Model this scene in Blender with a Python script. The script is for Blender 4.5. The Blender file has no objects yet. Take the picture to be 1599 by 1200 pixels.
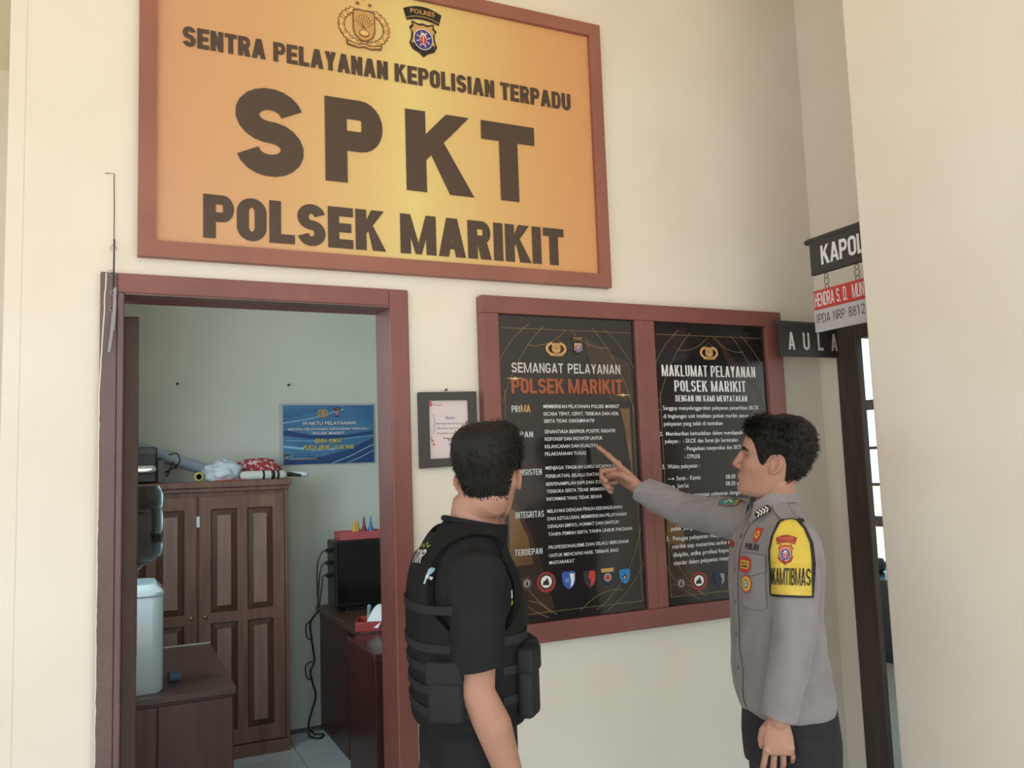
import bpy, bmesh, math, random
from mathutils import Vector, Matrix, noise
from mathutils.bvhtree import BVHTree

random.seed(7)
sc = bpy.context.scene
col = sc.collection
PI = math.pi

# ------------------------------------------------------------------ camera
cam_d = bpy.data.cameras.new('camera')
cam = bpy.data.objects.new('camera', cam_d)
col.objects.link(cam)
cam_d.sensor_width = 36.0
cam_d.lens = 1316.25 / 1599.0 * 36.0
cam_d.clip_start = 0.05
_yaw, _pit, _rol = 0.4414, 0.0988, -0.0356
_f = Vector((math.sin(_yaw) * math.cos(_pit), math.cos(_yaw) * math.cos(_pit), math.sin(_pit)))
_r0 = Vector((math.cos(_yaw), -math.sin(_yaw), 0))
_u0 = _r0.cross(_f)
_r = _r0 * math.cos(_rol) + _u0 * math.sin(_rol)
_u = -_r0 * math.sin(_rol) + _u0 * math.cos(_rol)
cam.matrix_world = Matrix(((_r.x, _u.x, -_f.x, 0.0), (_r.y, _u.y, -_f.y, -2.5622), (_r.z, _u.z, -_f.z, 1.57), (0, 0, 0, 1)))
sc.camera = cam

# ------------------------------------------------------------------ sky, sun, exposure
w = bpy.data.worlds.new('overcast_sky')
sc.world = w
w.use_nodes = True
_bg = w.node_tree.nodes['Background']
_bg.inputs[0].default_value = (0.70, 0.88, 1.0, 1)
_bg.inputs[1].default_value = 1.9
sun_d = bpy.data.lights.new('hazy_sun', 'SUN')
sun_d.energy = 5.5
sun_d.angle = math.radians(6)
sun_d.color = (1.0, 0.93, 0.82)
sun = bpy.data.objects.new('hazy_sun', sun_d)
col.objects.link(sun)
# falls on the open ground around the veranda and lights it by its bounce
sun.rotation_euler = Vector((0.50, 0.45, -0.74)).to_track_quat('-Z', 'Y').to_euler()
sc.view_settings.view_transform = 'Standard'
sc.view_settings.look = 'None'
sc.view_settings.gamma = 1.0
sc.view_settings.use_curve_mapping = False
sc.view_settings.exposure = 0.5

# ------------------------------------------------------------------ helpers
def lin(c):
    out = []
    for v in c[:3]:
        v = v / 255.0
        out.append(v / 12.92 if v <= 0.04045 else ((v + 0.055) / 1.055) ** 2.4)
    return (out[0], out[1], out[2], 1.0)

MATS = {}
def mat(name, rgb, rough=0.6, rgb2=None, scale=8.0, bump=0.0, bscale=60.0, metal=0.0, coat=0.0, trans=0.0,
        stretch=None, lo=0.35, hi=0.65, spec=0.5, sss=0.0, emit=None, detail=4.0, ior=1.45, sheen=0.0):
    if name in MATS:
        return MATS[name]
    m = bpy.data.materials.new(name)
    m.use_nodes = True
    nt = m.node_tree
    b = nt.nodes['Principled BSDF']
    b.inputs['Roughness'].default_value = rough
    b.inputs['Metallic'].default_value = metal
    b.inputs['Specular IOR Level'].default_value = spec
    b.inputs['IOR'].default_value = ior
    if coat:
        b.inputs['Coat Weight'].default_value = coat
        b.inputs['Coat Roughness'].default_value = 0.08
    if sheen:
        b.inputs['Sheen Weight'].default_value = sheen
    if trans:
        b.inputs['Transmission Weight'].default_value = trans
    if sss:
        b.inputs['Subsurface Weight'].default_value = sss
        b.inputs['Subsurface Radius'].default_value = (0.012, 0.005, 0.003)
    b.inputs['Base Color'].default_value = lin(rgb)
    if emit:
        b.inputs['Emission Color'].default_value = lin(emit[0])
        b.inputs['Emission Strength'].default_value = emit[1]
    vec = None
    if rgb2 or bump:
        tc = nt.nodes.new('ShaderNodeTexCoord')
        mp = nt.nodes.new('ShaderNodeMapping')
        if stretch:
            mp.inputs['Scale'].default_value = stretch
        nt.links.new(tc.outputs['Object'], mp.inputs['Vector'])
        vec = mp.outputs['Vector']
    if rgb2:
        n = nt.nodes.new('ShaderNodeTexNoise')
        n.inputs['Scale'].default_value = scale
        n.inputs['Detail'].default_value = detail
        nt.links.new(vec, n.inputs['Vector'])
        r = nt.nodes.new('ShaderNodeValToRGB')
        r.color_ramp.elements[0].position = lo
        r.color_ramp.elements[1].position = hi
        r.color_ramp.elements[0].color = lin(rgb)
        r.color_ramp.elements[1].color = lin(rgb2)
        nt.links.new(n.outputs['Fac'], r.inputs['Fac'])
        nt.links.new(r.outputs['Color'], b.inputs['Base Color'])
    if bump:
        n2 = nt.nodes.new('ShaderNodeTexNoise')
        n2.inputs['Scale'].default_value = bscale
        n2.inputs['Detail'].default_value = 3.0
        nt.links.new(vec, n2.inputs['Vector'])
        bp = nt.nodes.new('ShaderNodeBump')
        bp.inputs['Strength'].default_value = bump
        bp.inputs['Distance'].default_value = 0.01
        nt.links.new(n2.outputs['Fac'], bp.inputs['Height'])
        nt.links.new(bp.outputs['Normal'], b.inputs['Normal'])
    MATS[name] = m
    return m

def tag(o, label=None, cat=None, group=None, kind=None):
    if label: o['label'] = label
    if cat: o['category'] = cat
    if group: o['group'] = group
    if kind: o['kind'] = kind
    return o

def empty(name, loc=(0, 0, 0), rz=0.0):
    o = bpy.data.objects.new(name, None)
    col.objects.link(o)
    o.location = loc
    o.rotation_euler = (0, 0, rz)
    o.empty_display_size = 0.1
    return o

def link_mesh(name, me, parent=None, loc=None, rot=None):
    o = bpy.data.objects.new(name, me)
    col.objects.link(o)
    if parent: o.parent = parent
    if loc: o.location = loc
    if rot: o.rotation_euler = rot
    return o

def cr(pts, n=6):
    """smooth curve through points"""
    P = [Vector(p) for p in pts]; out = []
    for i in range(len(P) - 1):
        p0 = P[max(i - 1, 0)]; p1 = P[i]; p2 = P[i + 1]; p3 = P[min(i + 2, len(P) - 1)]
        for k in range(n):
            t = k / n
            out.append(.5 * ((2 * p1) + (p2 - p0) * t + (2 * p0 - 5 * p1 + 4 * p2 - p3) * t * t + (3 * p1 - p0 - 3 * p2 + p3) * t ** 3))
    return out + [P[-1]]

class MB:
    """collects shapes, then links them as one mesh object"""
    def __init__(s):
        s.v = []; s.f = []; s.m = []; s.cur = 0
    def add(s, vs, fs):
        k = len(s.v)
        s.v.extend([tuple(p) for p in vs])
        for f in fs:
            s.f.append(tuple(i + k for i in f)); s.m.append(s.cur)
        return s
    def box(s, x0, x1, y0, y1, z0, z1, b=0.0):
        if b <= 0:
            vs = [(x, y, z) for z in (z0, z1) for y in (y0, y1) for x in (x0, x1)]
            return s.add(vs, [(0, 2, 3, 1), (4, 5, 7, 6), (0, 1, 5, 4), (2, 6, 7, 3), (0, 4, 6, 2), (1, 3, 7, 5)])
        b = min(b, abs(x1 - x0) * .49, abs(y1 - y0) * .49, abs(z1 - z0) * .49)
        bm = bmesh.new()
        vv = [bm.verts.new((x, y, z)) for z in (z0, z1) for y in (y0, y1) for x in (x0, x1)]
        for f in [(0, 2, 3, 1), (4, 5, 7, 6), (0, 1, 5, 4), (2, 6, 7, 3), (0, 4, 6, 2), (1, 3, 7, 5)]:
            bm.faces.new([vv[i] for i in f])
        bmesh.ops.bevel(bm, geom=list(bm.edges), offset=b, segments=2, affect='EDGES', profile=0.5)
        bm.verts.index_update()
        s.add([v.co[:] for v in bm.verts], [[v.index for v in f.verts] for f in bm.faces])
        bm.free()
        return s
    def prism(s, pts, axis, a, b):
        """polygon pts (2D) extruded along axis from a to b"""
        def P(p, t):
            return {'x': (t, p[0], p[1]), 'y': (p[0], t, p[1]), 'z': (p[0], p[1], t)}[axis]
        n = len(pts)
        vs = [P(p, a) for p in pts] + [P(p, b) for p in pts]
        fs = [tuple(range(n)), tuple(range(2 * n - 1, n - 1, -1))]
        fs += [(i, i + n, (i + 1) % n + n, (i + 1) % n) for i in range(n)]
        return s.add(vs, fs)
    def lathe(s, prof, c=(0, 0, 0), seg=24, axis='z'):
        vs = []; fs = []
        n = len(prof)
        for r, h in prof:
            for k in range(seg):
                a = 2 * PI * k / seg
                x, y = r * math.cos(a), r * math.sin(a)
                p = {'z': (x, y, h), 'y': (x, h, y), 'x': (h, x, y)}[axis]
                vs.append((p[0] + c[0], p[1] + c[1], p[2] + c[2]))
        for i in range(n - 1):
            for k in range(seg):
                fs.append((i * seg + k, i * seg + (k + 1) % seg, (i + 1) * seg + (k + 1) % seg, (i + 1) * seg + k))
        fs.append(tuple(range(seg - 1, -1, -1)))
        fs.append(tuple(range((n - 1) * seg, n * seg)))
        return s.add(vs, fs)
    def tube(s, pts, rad, seg=8, flat=1.0, flatdir=None, round_ends=True):
        """tube through 3-D points; rad a number or a list; flat squashes it along flatdir"""
        pts = [Vector(p) for p in pts]
        n = len(pts)
        rr = rad if isinstance(rad, (list, tuple)) else [rad] * n
        P, R = [], []
        for i in range(n):
            P.append(pts[i]); R.append(rr[i])
        if round_ends:
            d0 = (P[0] - P[1]).normalized(); d1 = (P[-1] - P[-2]).normalized()
            P = [P[0] + d0 * R[0] * .9, P[0] + d0 * R[0] * .6] + P + [P[-1] + d1 * R[-1] * .6, P[-1] + d1 * R[-1] * .9]
            R = [R[0] * .35, R[0] * .78] + R + [R[-1] * .78, R[-1] * .35]
        n = len(P)
        up = None
        vs = []; fs = []
        for i in range(n):
            t = (P[min(i + 1, n - 1)] - P[max(i - 1, 0)])
            t = t.normalized() if t.length > 1e-9 else Vector((0, 0, 1))
            if up is None:
                a = Vector((0, 0, 1)) if abs(t.z) < .9 else Vector((1, 0, 0))
                if flatdir is not None: a = Vector(flatdir)
                up = (a - t * a.dot(t)).normalized()
            else:
                if flatdir is not None: up = Vector(flatdir)
                up = (up - t * up.dot(t)).normalized()
            sd = t.cross(up)
            for k in range(seg):
                an = 2 * PI * k / seg
                vs.append(P[i] + sd * (R[i] * math.cos(an)) + up * (R[i] * flat * math.sin(an)))
        for i in range(n - 1):
            for k in range(seg):
                fs.append((i * seg + k, i * seg + (k + 1) % seg, (i + 1) * seg + (k + 1) % seg, (i + 1) * seg + k))
        fs.append(tuple(range(seg - 1, -1, -1)))
        fs.append(tuple(range((n - 1) * seg, n * seg)))
        return s.add(vs, fs)
    def ellipsoid(s, c, r, seg=16, rings=10, M=None):
        vs = []; fs = []
        c = Vector(c)
        for i in range(rings + 1):
            th = PI * i / rings
            th = min(max(th, .02), PI - .02)
            for k in range(seg):
                ph = 2 * PI * k / seg
                p = Vector((r[0] * math.sin(th) * math.cos(ph), r[1] * math.sin(th) * math.sin(ph), r[2] * math.cos(th)))
                if M is not None: p = M @ p
                vs.append(c + p)
        for i in range(rings):
            for k in range(seg):
                fs.append((i * seg + k, (i + 1) * seg + k, (i + 1) * seg + (k + 1) % seg, i * seg + (k + 1) % seg))
        fs.append(tuple(range(seg)))
        fs.append(tuple(range((rings + 1) * seg - 1, rings * seg - 1, -1)))
        return s.add(vs, fs)
    def rings(s, rings, cap=True):
        """loft through rings of equal length"""
        seg = len(rings[0]); vs = []; fs = []
        for r in rings: vs.extend(r)
        for i in range(len(rings) - 1):
            for k in range(seg):
                fs.append((i * seg + k, i * seg + (k + 1) % seg, (i + 1) * seg + (k + 1) % seg, (i + 1) * seg + k))
        if cap:
            fs.append(tuple(range(seg - 1, -1, -1)))
            fs.append(tuple(range((len(rings) - 1) * seg, len(rings) * seg)))
        return s.add(vs, fs)
    def mesh(s, name, mats, smooth=False, weld=False):
        me = bpy.data.meshes.new(name)
        me.from_pydata(s.v, [], s.f)
        for m in (mats if isinstance(mats, (list, tuple)) else [mats]):
            me.materials.append(m)
        if any(s.m):
            me.polygons.foreach_set('material_index', s.m)
        bm = bmesh.new(); bm.from_mesh(me)
        if weld: bmesh.ops.remove_doubles(bm, verts=bm.verts[:], dist=1e-5)
        bmesh.ops.recalc_face_normals(bm, faces=bm.faces)
        bm.to_mesh(me); bm.free()
        if smooth is True:
            me.polygons.foreach_set('use_smooth', [True] * len(me.polygons))
        elif smooth:
            me.polygons.foreach_set('use_smooth', [True] * len(me.polygons))
            me.set_sharp_from_angle(angle=math.radians(smooth))
        me.update()
        return me
    def build(s, name, mats, parent=None, smooth=False, loc=None, rot=None):
        return link_mesh(name, s.mesh(name, mats, smooth), parent, loc, rot)

def struct(name, mb, m, smooth=False):
    o = mb.build(name, m, None, smooth)
    o['kind'] = 'structure'
    return o

# ------------------------------------------------------------------ lettering
def text_polys(body, bold=0.0):
    """outline lettering from the built-in sans face -> (points, faces), left edge 0, baseline 0, cap height 1"""
    cu = bpy.data.curves.new('lettering', 'FONT')
    cu.body = body
    cu.size = 1.0
    cu.resolution_u = 2
    cu.offset = bold
    cu.dimensions = '2D'
    cu.fill_mode = 'BOTH'
    o = bpy.data.objects.new('lettering', cu)
    me = o.to_mesh()
    vs = [(v.co.x, v.co.y) for v in me.vertices]
    fs = [tuple(p.vertices) for p in me.polygons]
    o.to_mesh_clear()
    bpy.data.objects.remove(o)
    bpy.data.curves.remove(cu)
    return vs, fs

CAP = 0.729
def fit_text(body, x0, x1, base, cap, bold=0.0):
    vs, fs = text_polys(body, bold)
    if not vs: return [], []
    a = min(v[0] for v in vs); b = max(v[0] for v in vs)
    k = (x1 - x0) / (b - a)
    return [(x0 + (v[0] - a) * k, base + v[1] * cap / CAP) for v in vs], fs

# heavy block capitals built from bars and arcs (unit box, stroke thickness in x and y)
def arc_pts(cx, cy, rx, ry, a0, a1, n):
    return [(cx + rx * math.cos(math.radians(a0 + (a1 - a0) * i / n)), cy + ry * math.sin(math.radians(a0 + (a1 - a0) * i / n))) for i in range(n + 1)]

def ring_arc(cx, cy, rx, ry, tx, ty, a0, a1, n=10):
    o = arc_pts(cx, cy, rx, ry, a0, a1, n); i = arc_pts(cx, cy, max(rx - tx, .001), max(ry - ty, .001), a0, a1, n)
    return [[o[k], o[k + 1], i[k + 1], i[k]] for k in range(n)]

def glyph(ch, w, h, t, u):
    """quads for capital ch in a w x h box; t vertical-stem width, u horizontal-bar height"""
    R = lambda a, b, c, d: [(a, b), (c, b), (c, d), (a, d)]
    S = lambda a, b, c, d: [(a, 0), (b, 0), (d, h), (c, h)]          # slanted bar from base (a,b) to top (c,d)
    def bowl(x0, x1, y0, y1):
        ry = (y1 - y0) / 2; rx = min(x1 - x0, ry * 1.0, (x1 - x0) * .62)
        cx = x1 - rx; cy = (y0 + y1) / 2
        return [R(x0, y1 - u, cx, y1), R(x0, y0, cx, y0 + u)] + ring_arc(cx, cy, rx, ry, t, u, -90, 90, 12)
    if ch == 'I': return [R((w - t) / 2, 0, (w + t) / 2, h)]
    if ch == 'L': return [R(0, 0, t, h), R(t, 0, w, u)]
    if ch == 'T': return [R(0, h - u, w, h), R((w - t) / 2, 0, (w + t) / 2, h - u)]
    if ch == 'E': return [R(0, 0, t, h), R(t, 0, w, u), R(t, h - u, w, h), R(t, (h - u) / 2, w * .93, (h + u) / 2)]
    if ch == 'F': return [R(0, 0, t, h), R(t, h - u, w, h), R(t, (h - u) / 2, w * .9, (h + u) / 2)]
    if ch == 'H': return [R(0, 0, t, h), R(w - t, 0, w, h), R(t, (h - u) / 2, w - t, (h + u) / 2)]
    if ch == 'P': return [R(0, 0, t, h)] + bowl(t, w, h * .38, h)
    if ch == 'B': return [R(0, 0, t, h)] + bowl(t, w * .95, h * .5 - u * .45, h) + bowl(t, w, 0, h * .5 + u * .45)
    if ch == 'R': return [R(0, 0, t, h)] + bowl(t, w * .97, h * .40, h) + [[(w - t * 1.15, 0), (w, 0), (w * .5 + t * .75, h * .46), (w * .5 - t * .3, h * .46)]]
    if ch == 'D': return [R(0, 0, t, h)] + bowl(t, w, 0, h)
    if ch in 'OQ':
        k = min(w, h) * .5
        if h > w * 1.3:
            return ring_arc(w / 2, h - k, k, k, t, u, 0, 180, 14) + ring_arc(w / 2, k, k, k, t, u, 180, 360, 14) + [R(0, k, t, h - k), R(w - t, k, w, h - k)]
        return ring_arc(w / 2, h / 2, w / 2, h / 2, t, u, 0, 360, 30)
    if ch == 'U':
        k = w / 2
        return [R(0, k, t, h), R(w - t, k, w, h)] + ring_arc(k, k, k, k, t, u, 180, 360, 14)
    if ch in 'CG':
        k = w / 2
        q = ring_arc(k, h - k, k, k, t, u, 10, 180, 14) + ring_arc(k, k, k, k, t, u, 180, 350, 14) + [R(0, k, t, h - k)]
        if ch == 'G': q += [R(w * .5, h * .36, w, h * .36 + u), R(w - t, k * .6, w, h * .36)]
        return q
    if ch == 'J':
        k = w / 2
        return [R(w - t, k, w, h)] + ring_arc(k, k, k, k, t, u, 180, 360, 14)
    if ch == 'S':
        # centre line: upper bowl, spine, lower bowl; ribbon of even thickness
        rx = (w - t) / 2; ry1 = (h - u) * .25; ry = ry1
        cl = []
        cyT = h - u / 2 - ry; cyB = u / 2 + ry
        for i in range(15):
            a = math.radians(12 + (258 - 12) * i / 14)
            cl.append((w / 2 + rx * math.cos(a), cyT + ry * math.sin(a)))
        tail = []
        for i in range(15):
            a = math.radians(78 + (-168 - 78) * i / 14)
            tail.append((w / 2 + rx * math.cos(a), cyB + ry * math.sin(a)))
        cl += tail
        quads = []
        L = []; Rr = []
        n = len(cl)
        for i in range(n):
            a = cl[max(i - 1, 0)]; b = cl[min(i + 1, n - 1)]
            dx, dy = b[0] - a[0], b[1] - a[1]
            d = math.hypot(dx, dy) or 1
            nx, ny = -dy / d, dx / d
            hx, hy = nx * t / 2, ny * u / 2 * 1.04
            L.append((cl[i][0] + hx, cl[i][1] + hy)); Rr.append((cl[i][0] - hx, cl[i][1] - hy))
        for i in range(n - 1):
            quads.append([L[i], L[i + 1], Rr[i + 1], Rr[i]])
        return quads
    if ch == 'A':
        g = t * 1.02
        return [S(0, g, w / 2 - t * .55, w / 2 + t * .45), S(w - g, w, w / 2 - t * .45, w / 2 + t * .55), R(w * .22, h * .2, w * .78, h * .2 + u * .85)]
    if ch == 'V': return [S(w / 2 - t * .55, w / 2 + t * .45, 0, t), S(w / 2 - t * .45, w / 2 + t * .55, w - t, w)]
    if ch == 'W': return [S(w * .2, w * .2 + t * .8, 0, t * .85), S(w * .22, w * .22 + t * .75, w * .5 - t * .4, w * .5 + t * .3), S(w * .78 - t * .75, w * .78, w * .5 - t * .3, w * .5 + t * .4), S(w * .8 - t * .8, w * .8, w - t * .85, w)]
    if ch == 'M': return [R(0, 0, t, h), R(w - t, 0, w, h), [(t * .35, h), (t * 1.0, h), (w / 2 + t * .30, 0), (w / 2 - t * .30, 0)], [(w - t * 1.0, h), (w - t * .35, h), (w / 2 + t * .30, 0), (w / 2 - t * .30, 0)]]
    if ch == 'N': return [R(0, 0, t, h), R(w - t, 0, w, h), [(t * .15, h), (t * .95, h), (w - t * .15, 0), (w - t * .95, 0)]]
    if ch == 'K': return [R(0, 0, t, h), [(t * .8, h * .34), (t * .8, h * .34 + u * 1.35), (w - t * 1.25, h), (w * .98, h)], [(w - t * 1.15, 0), (w + t * .1, 0), (w * .56, h * .66), (t * 1.15, h * .52)]]
    if ch == 'Y': return [R((w - t) / 2, 0, (w + t) / 2, h * .45), [((w - t) / 2, h * .42), ((w + t) / 2, h * .42), (t * 1.05, h), (0, h)], [((w - t) / 2, h * .42), ((w + t) / 2, h * .42), (w, h), (w - t * 1.05, h)]]
    if ch == 'X': return [S(0, t, w - t, w), S(w - t, w, 0, t)]
    if ch == 'Z': return [R(0, 0, w, u), R(0, h - u, w, h), [(0, u), (t * 1.1, u), (w, h - u), (w - t * 1.1, h - u)]]
    if ch == '-': return [R(0, h * .42, w, h * .42 + u)]
    if ch in '.,': return [R(0, 0, t, u)]
    if ch == '1': return [R(w / 2 - t / 2, 0, w / 2 + t / 2, h), [(w / 2 - t / 2, h), (w / 2 - t / 2, h - u * 1.3), (0, h - u * 2), (0, h - u)]]
    if ch == '8': return ring_arc(w / 2, h * .26, w / 2, h * .27, t, u, 0, 360, 20) + ring_arc(w / 2, h * .75, w * .46, h * .25, t, u, 0, 360, 20)
    if ch == '2': return [R(0, 0, w, u), [(0, u), (t * 1.3, u), (w, h * .62), (w - t * 1.2, h * .58)]] + ring_arc(w / 2, h - w / 2, w / 2, w / 2, t, u, -10, 175, 12)
    return []

GW = dict(I=.42, M=1.42, W=1.4, L=.88, E=.92, F=.88, T=.95, S=1.0, A=1.12, K=1.1, J=.9)
def block_text(body, x0, x1, base, cap, tk, gap=.14, uk=None, space=.55):
    """heavy capitals filling x0..x1; tk = stem width as a share of the letter width"""
    tot = 0.0
    for c in body: tot += (space if c == ' ' else GW.get(c, 1.0)) + gap
    tot -= gap
    k = (x1 - x0) / tot
    t = tk * k
    u = (uk * cap) if uk else t
    x = x0; out = []
    for c in body:
        if c == ' ': x += (space + gap) * k; continue
        gw = GW.get(c, 1.0) * k
        if c == 'I': gw = max(gw, t)
        for q in glyph(c, gw, cap, t, u):
            out.append([(x + p[0], base + p[1]) for p in q])
        x += GW.get(c, 1.0) * k + gap * k
    return out

class Flat:
    """flat print: coloured polygons in one plane, stacked in thin layers"""
    def __init__(s):
        s.p = []; s.mats = []
    def mi(s, m):
        if m not in s.mats: s.mats.append(m)
        return s.mats.index(m)
    def poly(s, pts, m, layer=0):
        s.p.append((list(pts), s.mi(m), layer)); return s
    def polys(s, pl, m, layer=0):
        for p in pl: s.poly(p, m, layer)
        return s
    def text(s, vf, m, layer=0):
        vs, fs = vf
        for f in fs: s.poly([vs[i] for i in f], m, layer)
        return s
    def disc(s, cx, cy, rx, ry, m, layer=0, n=28, a0=0, a1=360):
        pts = arc_pts(cx, cy, rx, ry, a0, a1, n)
        if a1 - a0 >= 360: pts = pts[:-1]
        return s.poly(pts, m, layer)
    def line(s, pts, wd, m, layer=0):
        n = len(pts); L = []; R = []
        for i in range(n):
            a = pts[max(i - 1, 0)]; b = pts[min(i + 1, n - 1)]
            dx, dy = b[0] - a[0], b[1] - a[1]; d = math.hypot(dx, dy) or 1
            nx, ny = -dy / d * wd / 2, dx / d * wd / 2
            L.append((pts[i][0] + nx, pts[i][1] + ny)); R.append((pts[i][0] - nx, pts[i][1] - ny))
        for i in range(n - 1): s.poly([L[i], L[i + 1], R[i + 1], R[i]], m, layer)
        return s
    def build(s, name, parent, o, ux, uz, nrm, step=0.0003, base=0.0006, conform=None, cuts=0, off=0.002):
        o, ux, uz, nrm = Vector(o), Vector(ux), Vector(uz), Vector(nrm)
        vs = []; fs = []; ms = []; ls = []
        for q_, (pts, mi_, ly) in enumerate(s.p):
            k = len(vs)
            for p in pts:
                vs.append(o + ux * p[0] + uz * p[1] + nrm * (base + ly * step + (q_ % 7) * .00003)); ls.append(ly)
            fs.append(tuple(range(k, k + len(pts)))); ms.append(mi_)
        me = bpy.data.meshes.new(name)
        me.from_pydata(vs, [], fs)
        for m in s.mats: me.materials.append(m)
        me.polygons.foreach_set('material_index', ms)
        me.update()
        bm = bmesh.new(); bm.from_mesh(me)
        if conform is not None:
            bmesh.ops.triangulate(bm, faces=bm.faces[:])
            for _ in range(cuts):
                long = [e for e in bm.edges if e.calc_length() > 0.008]
                if not long: break
                bmesh.ops.subdivide_edges(bm, edges=long, cuts=1, use_grid_fill=True)
                bmesh.ops.triangulate(bm, faces=bm.faces[:])
            for v in bm.verts:
                d = (v.co - o).dot(nrm)
                start = v.co + nrm * (0.12 - d)
                h = conform.ray_cast(start, -nrm, 0.35)
                if h[0] is not None:
                    v.co = h[0] + h[1] * off + nrm * d
        for f in bm.faces:
            f.normal_update()
            if conform is None and f.normal.dot(nrm) < 0: f.normal_flip()
        bm.to_mesh(me); bm.free()
        return link_mesh(name, me, parent)

# ------------------------------------------------------------------ printed crests
def star(cx, cy, r):
    return [(cx + (r if i % 2 == 0 else r * .42) * math.sin(PI * i / 5), cy + (r if i % 2 == 0 else r * .42) * math.cos(PI * i / 5)) for i in range(10)]

def gold_crest(F, cx, cy, w, h, ly=2):
    """wreath around a torch shield with three stars above"""
    g1, g2, g3 = mat('print_gold', (200, 156, 96), .45), mat('print_gold_dark', (122, 82, 52), .45), mat('print_gold_light', (222, 186, 122), .45)
    yc = cy - h * .02
    for sgn in (-1, 1):
        for i in range(13):
            a = math.radians(-88 + 145 * i / 12)
            px = cx + sgn * w * .42 * math.cos(a); py = yc + h * .40 * math.sin(a)
            tx, ty = -math.sin(a) * sgn, math.cos(a)
            nx, ny = math.cos(a) * sgn, math.sin(a)
            L = w * .095; W = w * .075
            for k, (m, s_) in enumerate(((g2, 1.0), (g1 if i % 2 else g3, .72))):
                F.poly([(px - tx * L * s_, py - ty * L * s_), (px + nx * W * s_ + tx * L * .2, py + ny * W * s_ + ty * L * .2), (px + tx * L * s_, py + ty * L * s_), (px - nx * W * s_, py - ny * W * s_)], m, ly + k)
    F.poly([(cx - w * .34, yc - h * .34), (cx - w * .12, yc - h * .40), (cx, yc - h * .36), (cx + w * .12, yc - h * .40), (cx + w * .34, yc - h * .34), (cx + w * .32, yc - h * .47), (cx + w * .1, yc - h * .5), (cx, yc - h * .46), (cx - w * .1, yc - h * .5), (cx - w * .32, yc - h * .47)], g2, ly + 2)
    F.line([(cx - w * .3, yc - h * .40), (cx - w * .1, yc - h * .45), (cx, yc - h * .41), (cx + w * .1, yc - h * .45), (cx + w * .3, yc - h * .40)], h * .03, g3, ly + 3)
    sh = [(-.21, .36), (-.1, .40), (0, .38), (.1, .40), (.21, .36), (.21, -.08), (.17, -.22), (.08, -.31), (0, -.34), (-.08, -.31), (-.17, -.22), (-.21, -.08)]
    F.poly([(cx + p[0] * w, yc + p[1] * h) for p in sh], g2, ly + 3)
    F.poly([(cx + p[0] * w * .88, yc + p[1] * h * .9) for p in sh], g1, ly + 4)
    for i in range(9):
        a = math.radians(30 + 120 * i / 8)
        F.line([(cx + .03 * w * math.cos(a), yc - .08 * h + .05 * h * math.sin(a)), (cx + .19 * w * math.cos(a), yc - .04 * h + .33 * h * math.sin(a))], w * .016, g2, ly + 5)
        a += .11
        F.line([(cx + .05 * w * math.cos(a), yc - .08 * h + .08 * h * math.sin(a)), (cx + .17 * w * math.cos(a), yc - .04 * h + .29 * h * math.sin(a))], w * .012, g3, ly + 5)
    F.disc(cx, yc - h * .15, w * .10, h * .085, g2, ly + 5)
    F.disc(cx, yc - h * .14, w * .08, h * .06, g3, ly + 6)
    for dx, dy in ((0, .66), (-.115, .52), (.115, .52)):
        F.poly(star(cx + dx * w, yc + dy * h, w * .05), g2, ly + 3)

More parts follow.
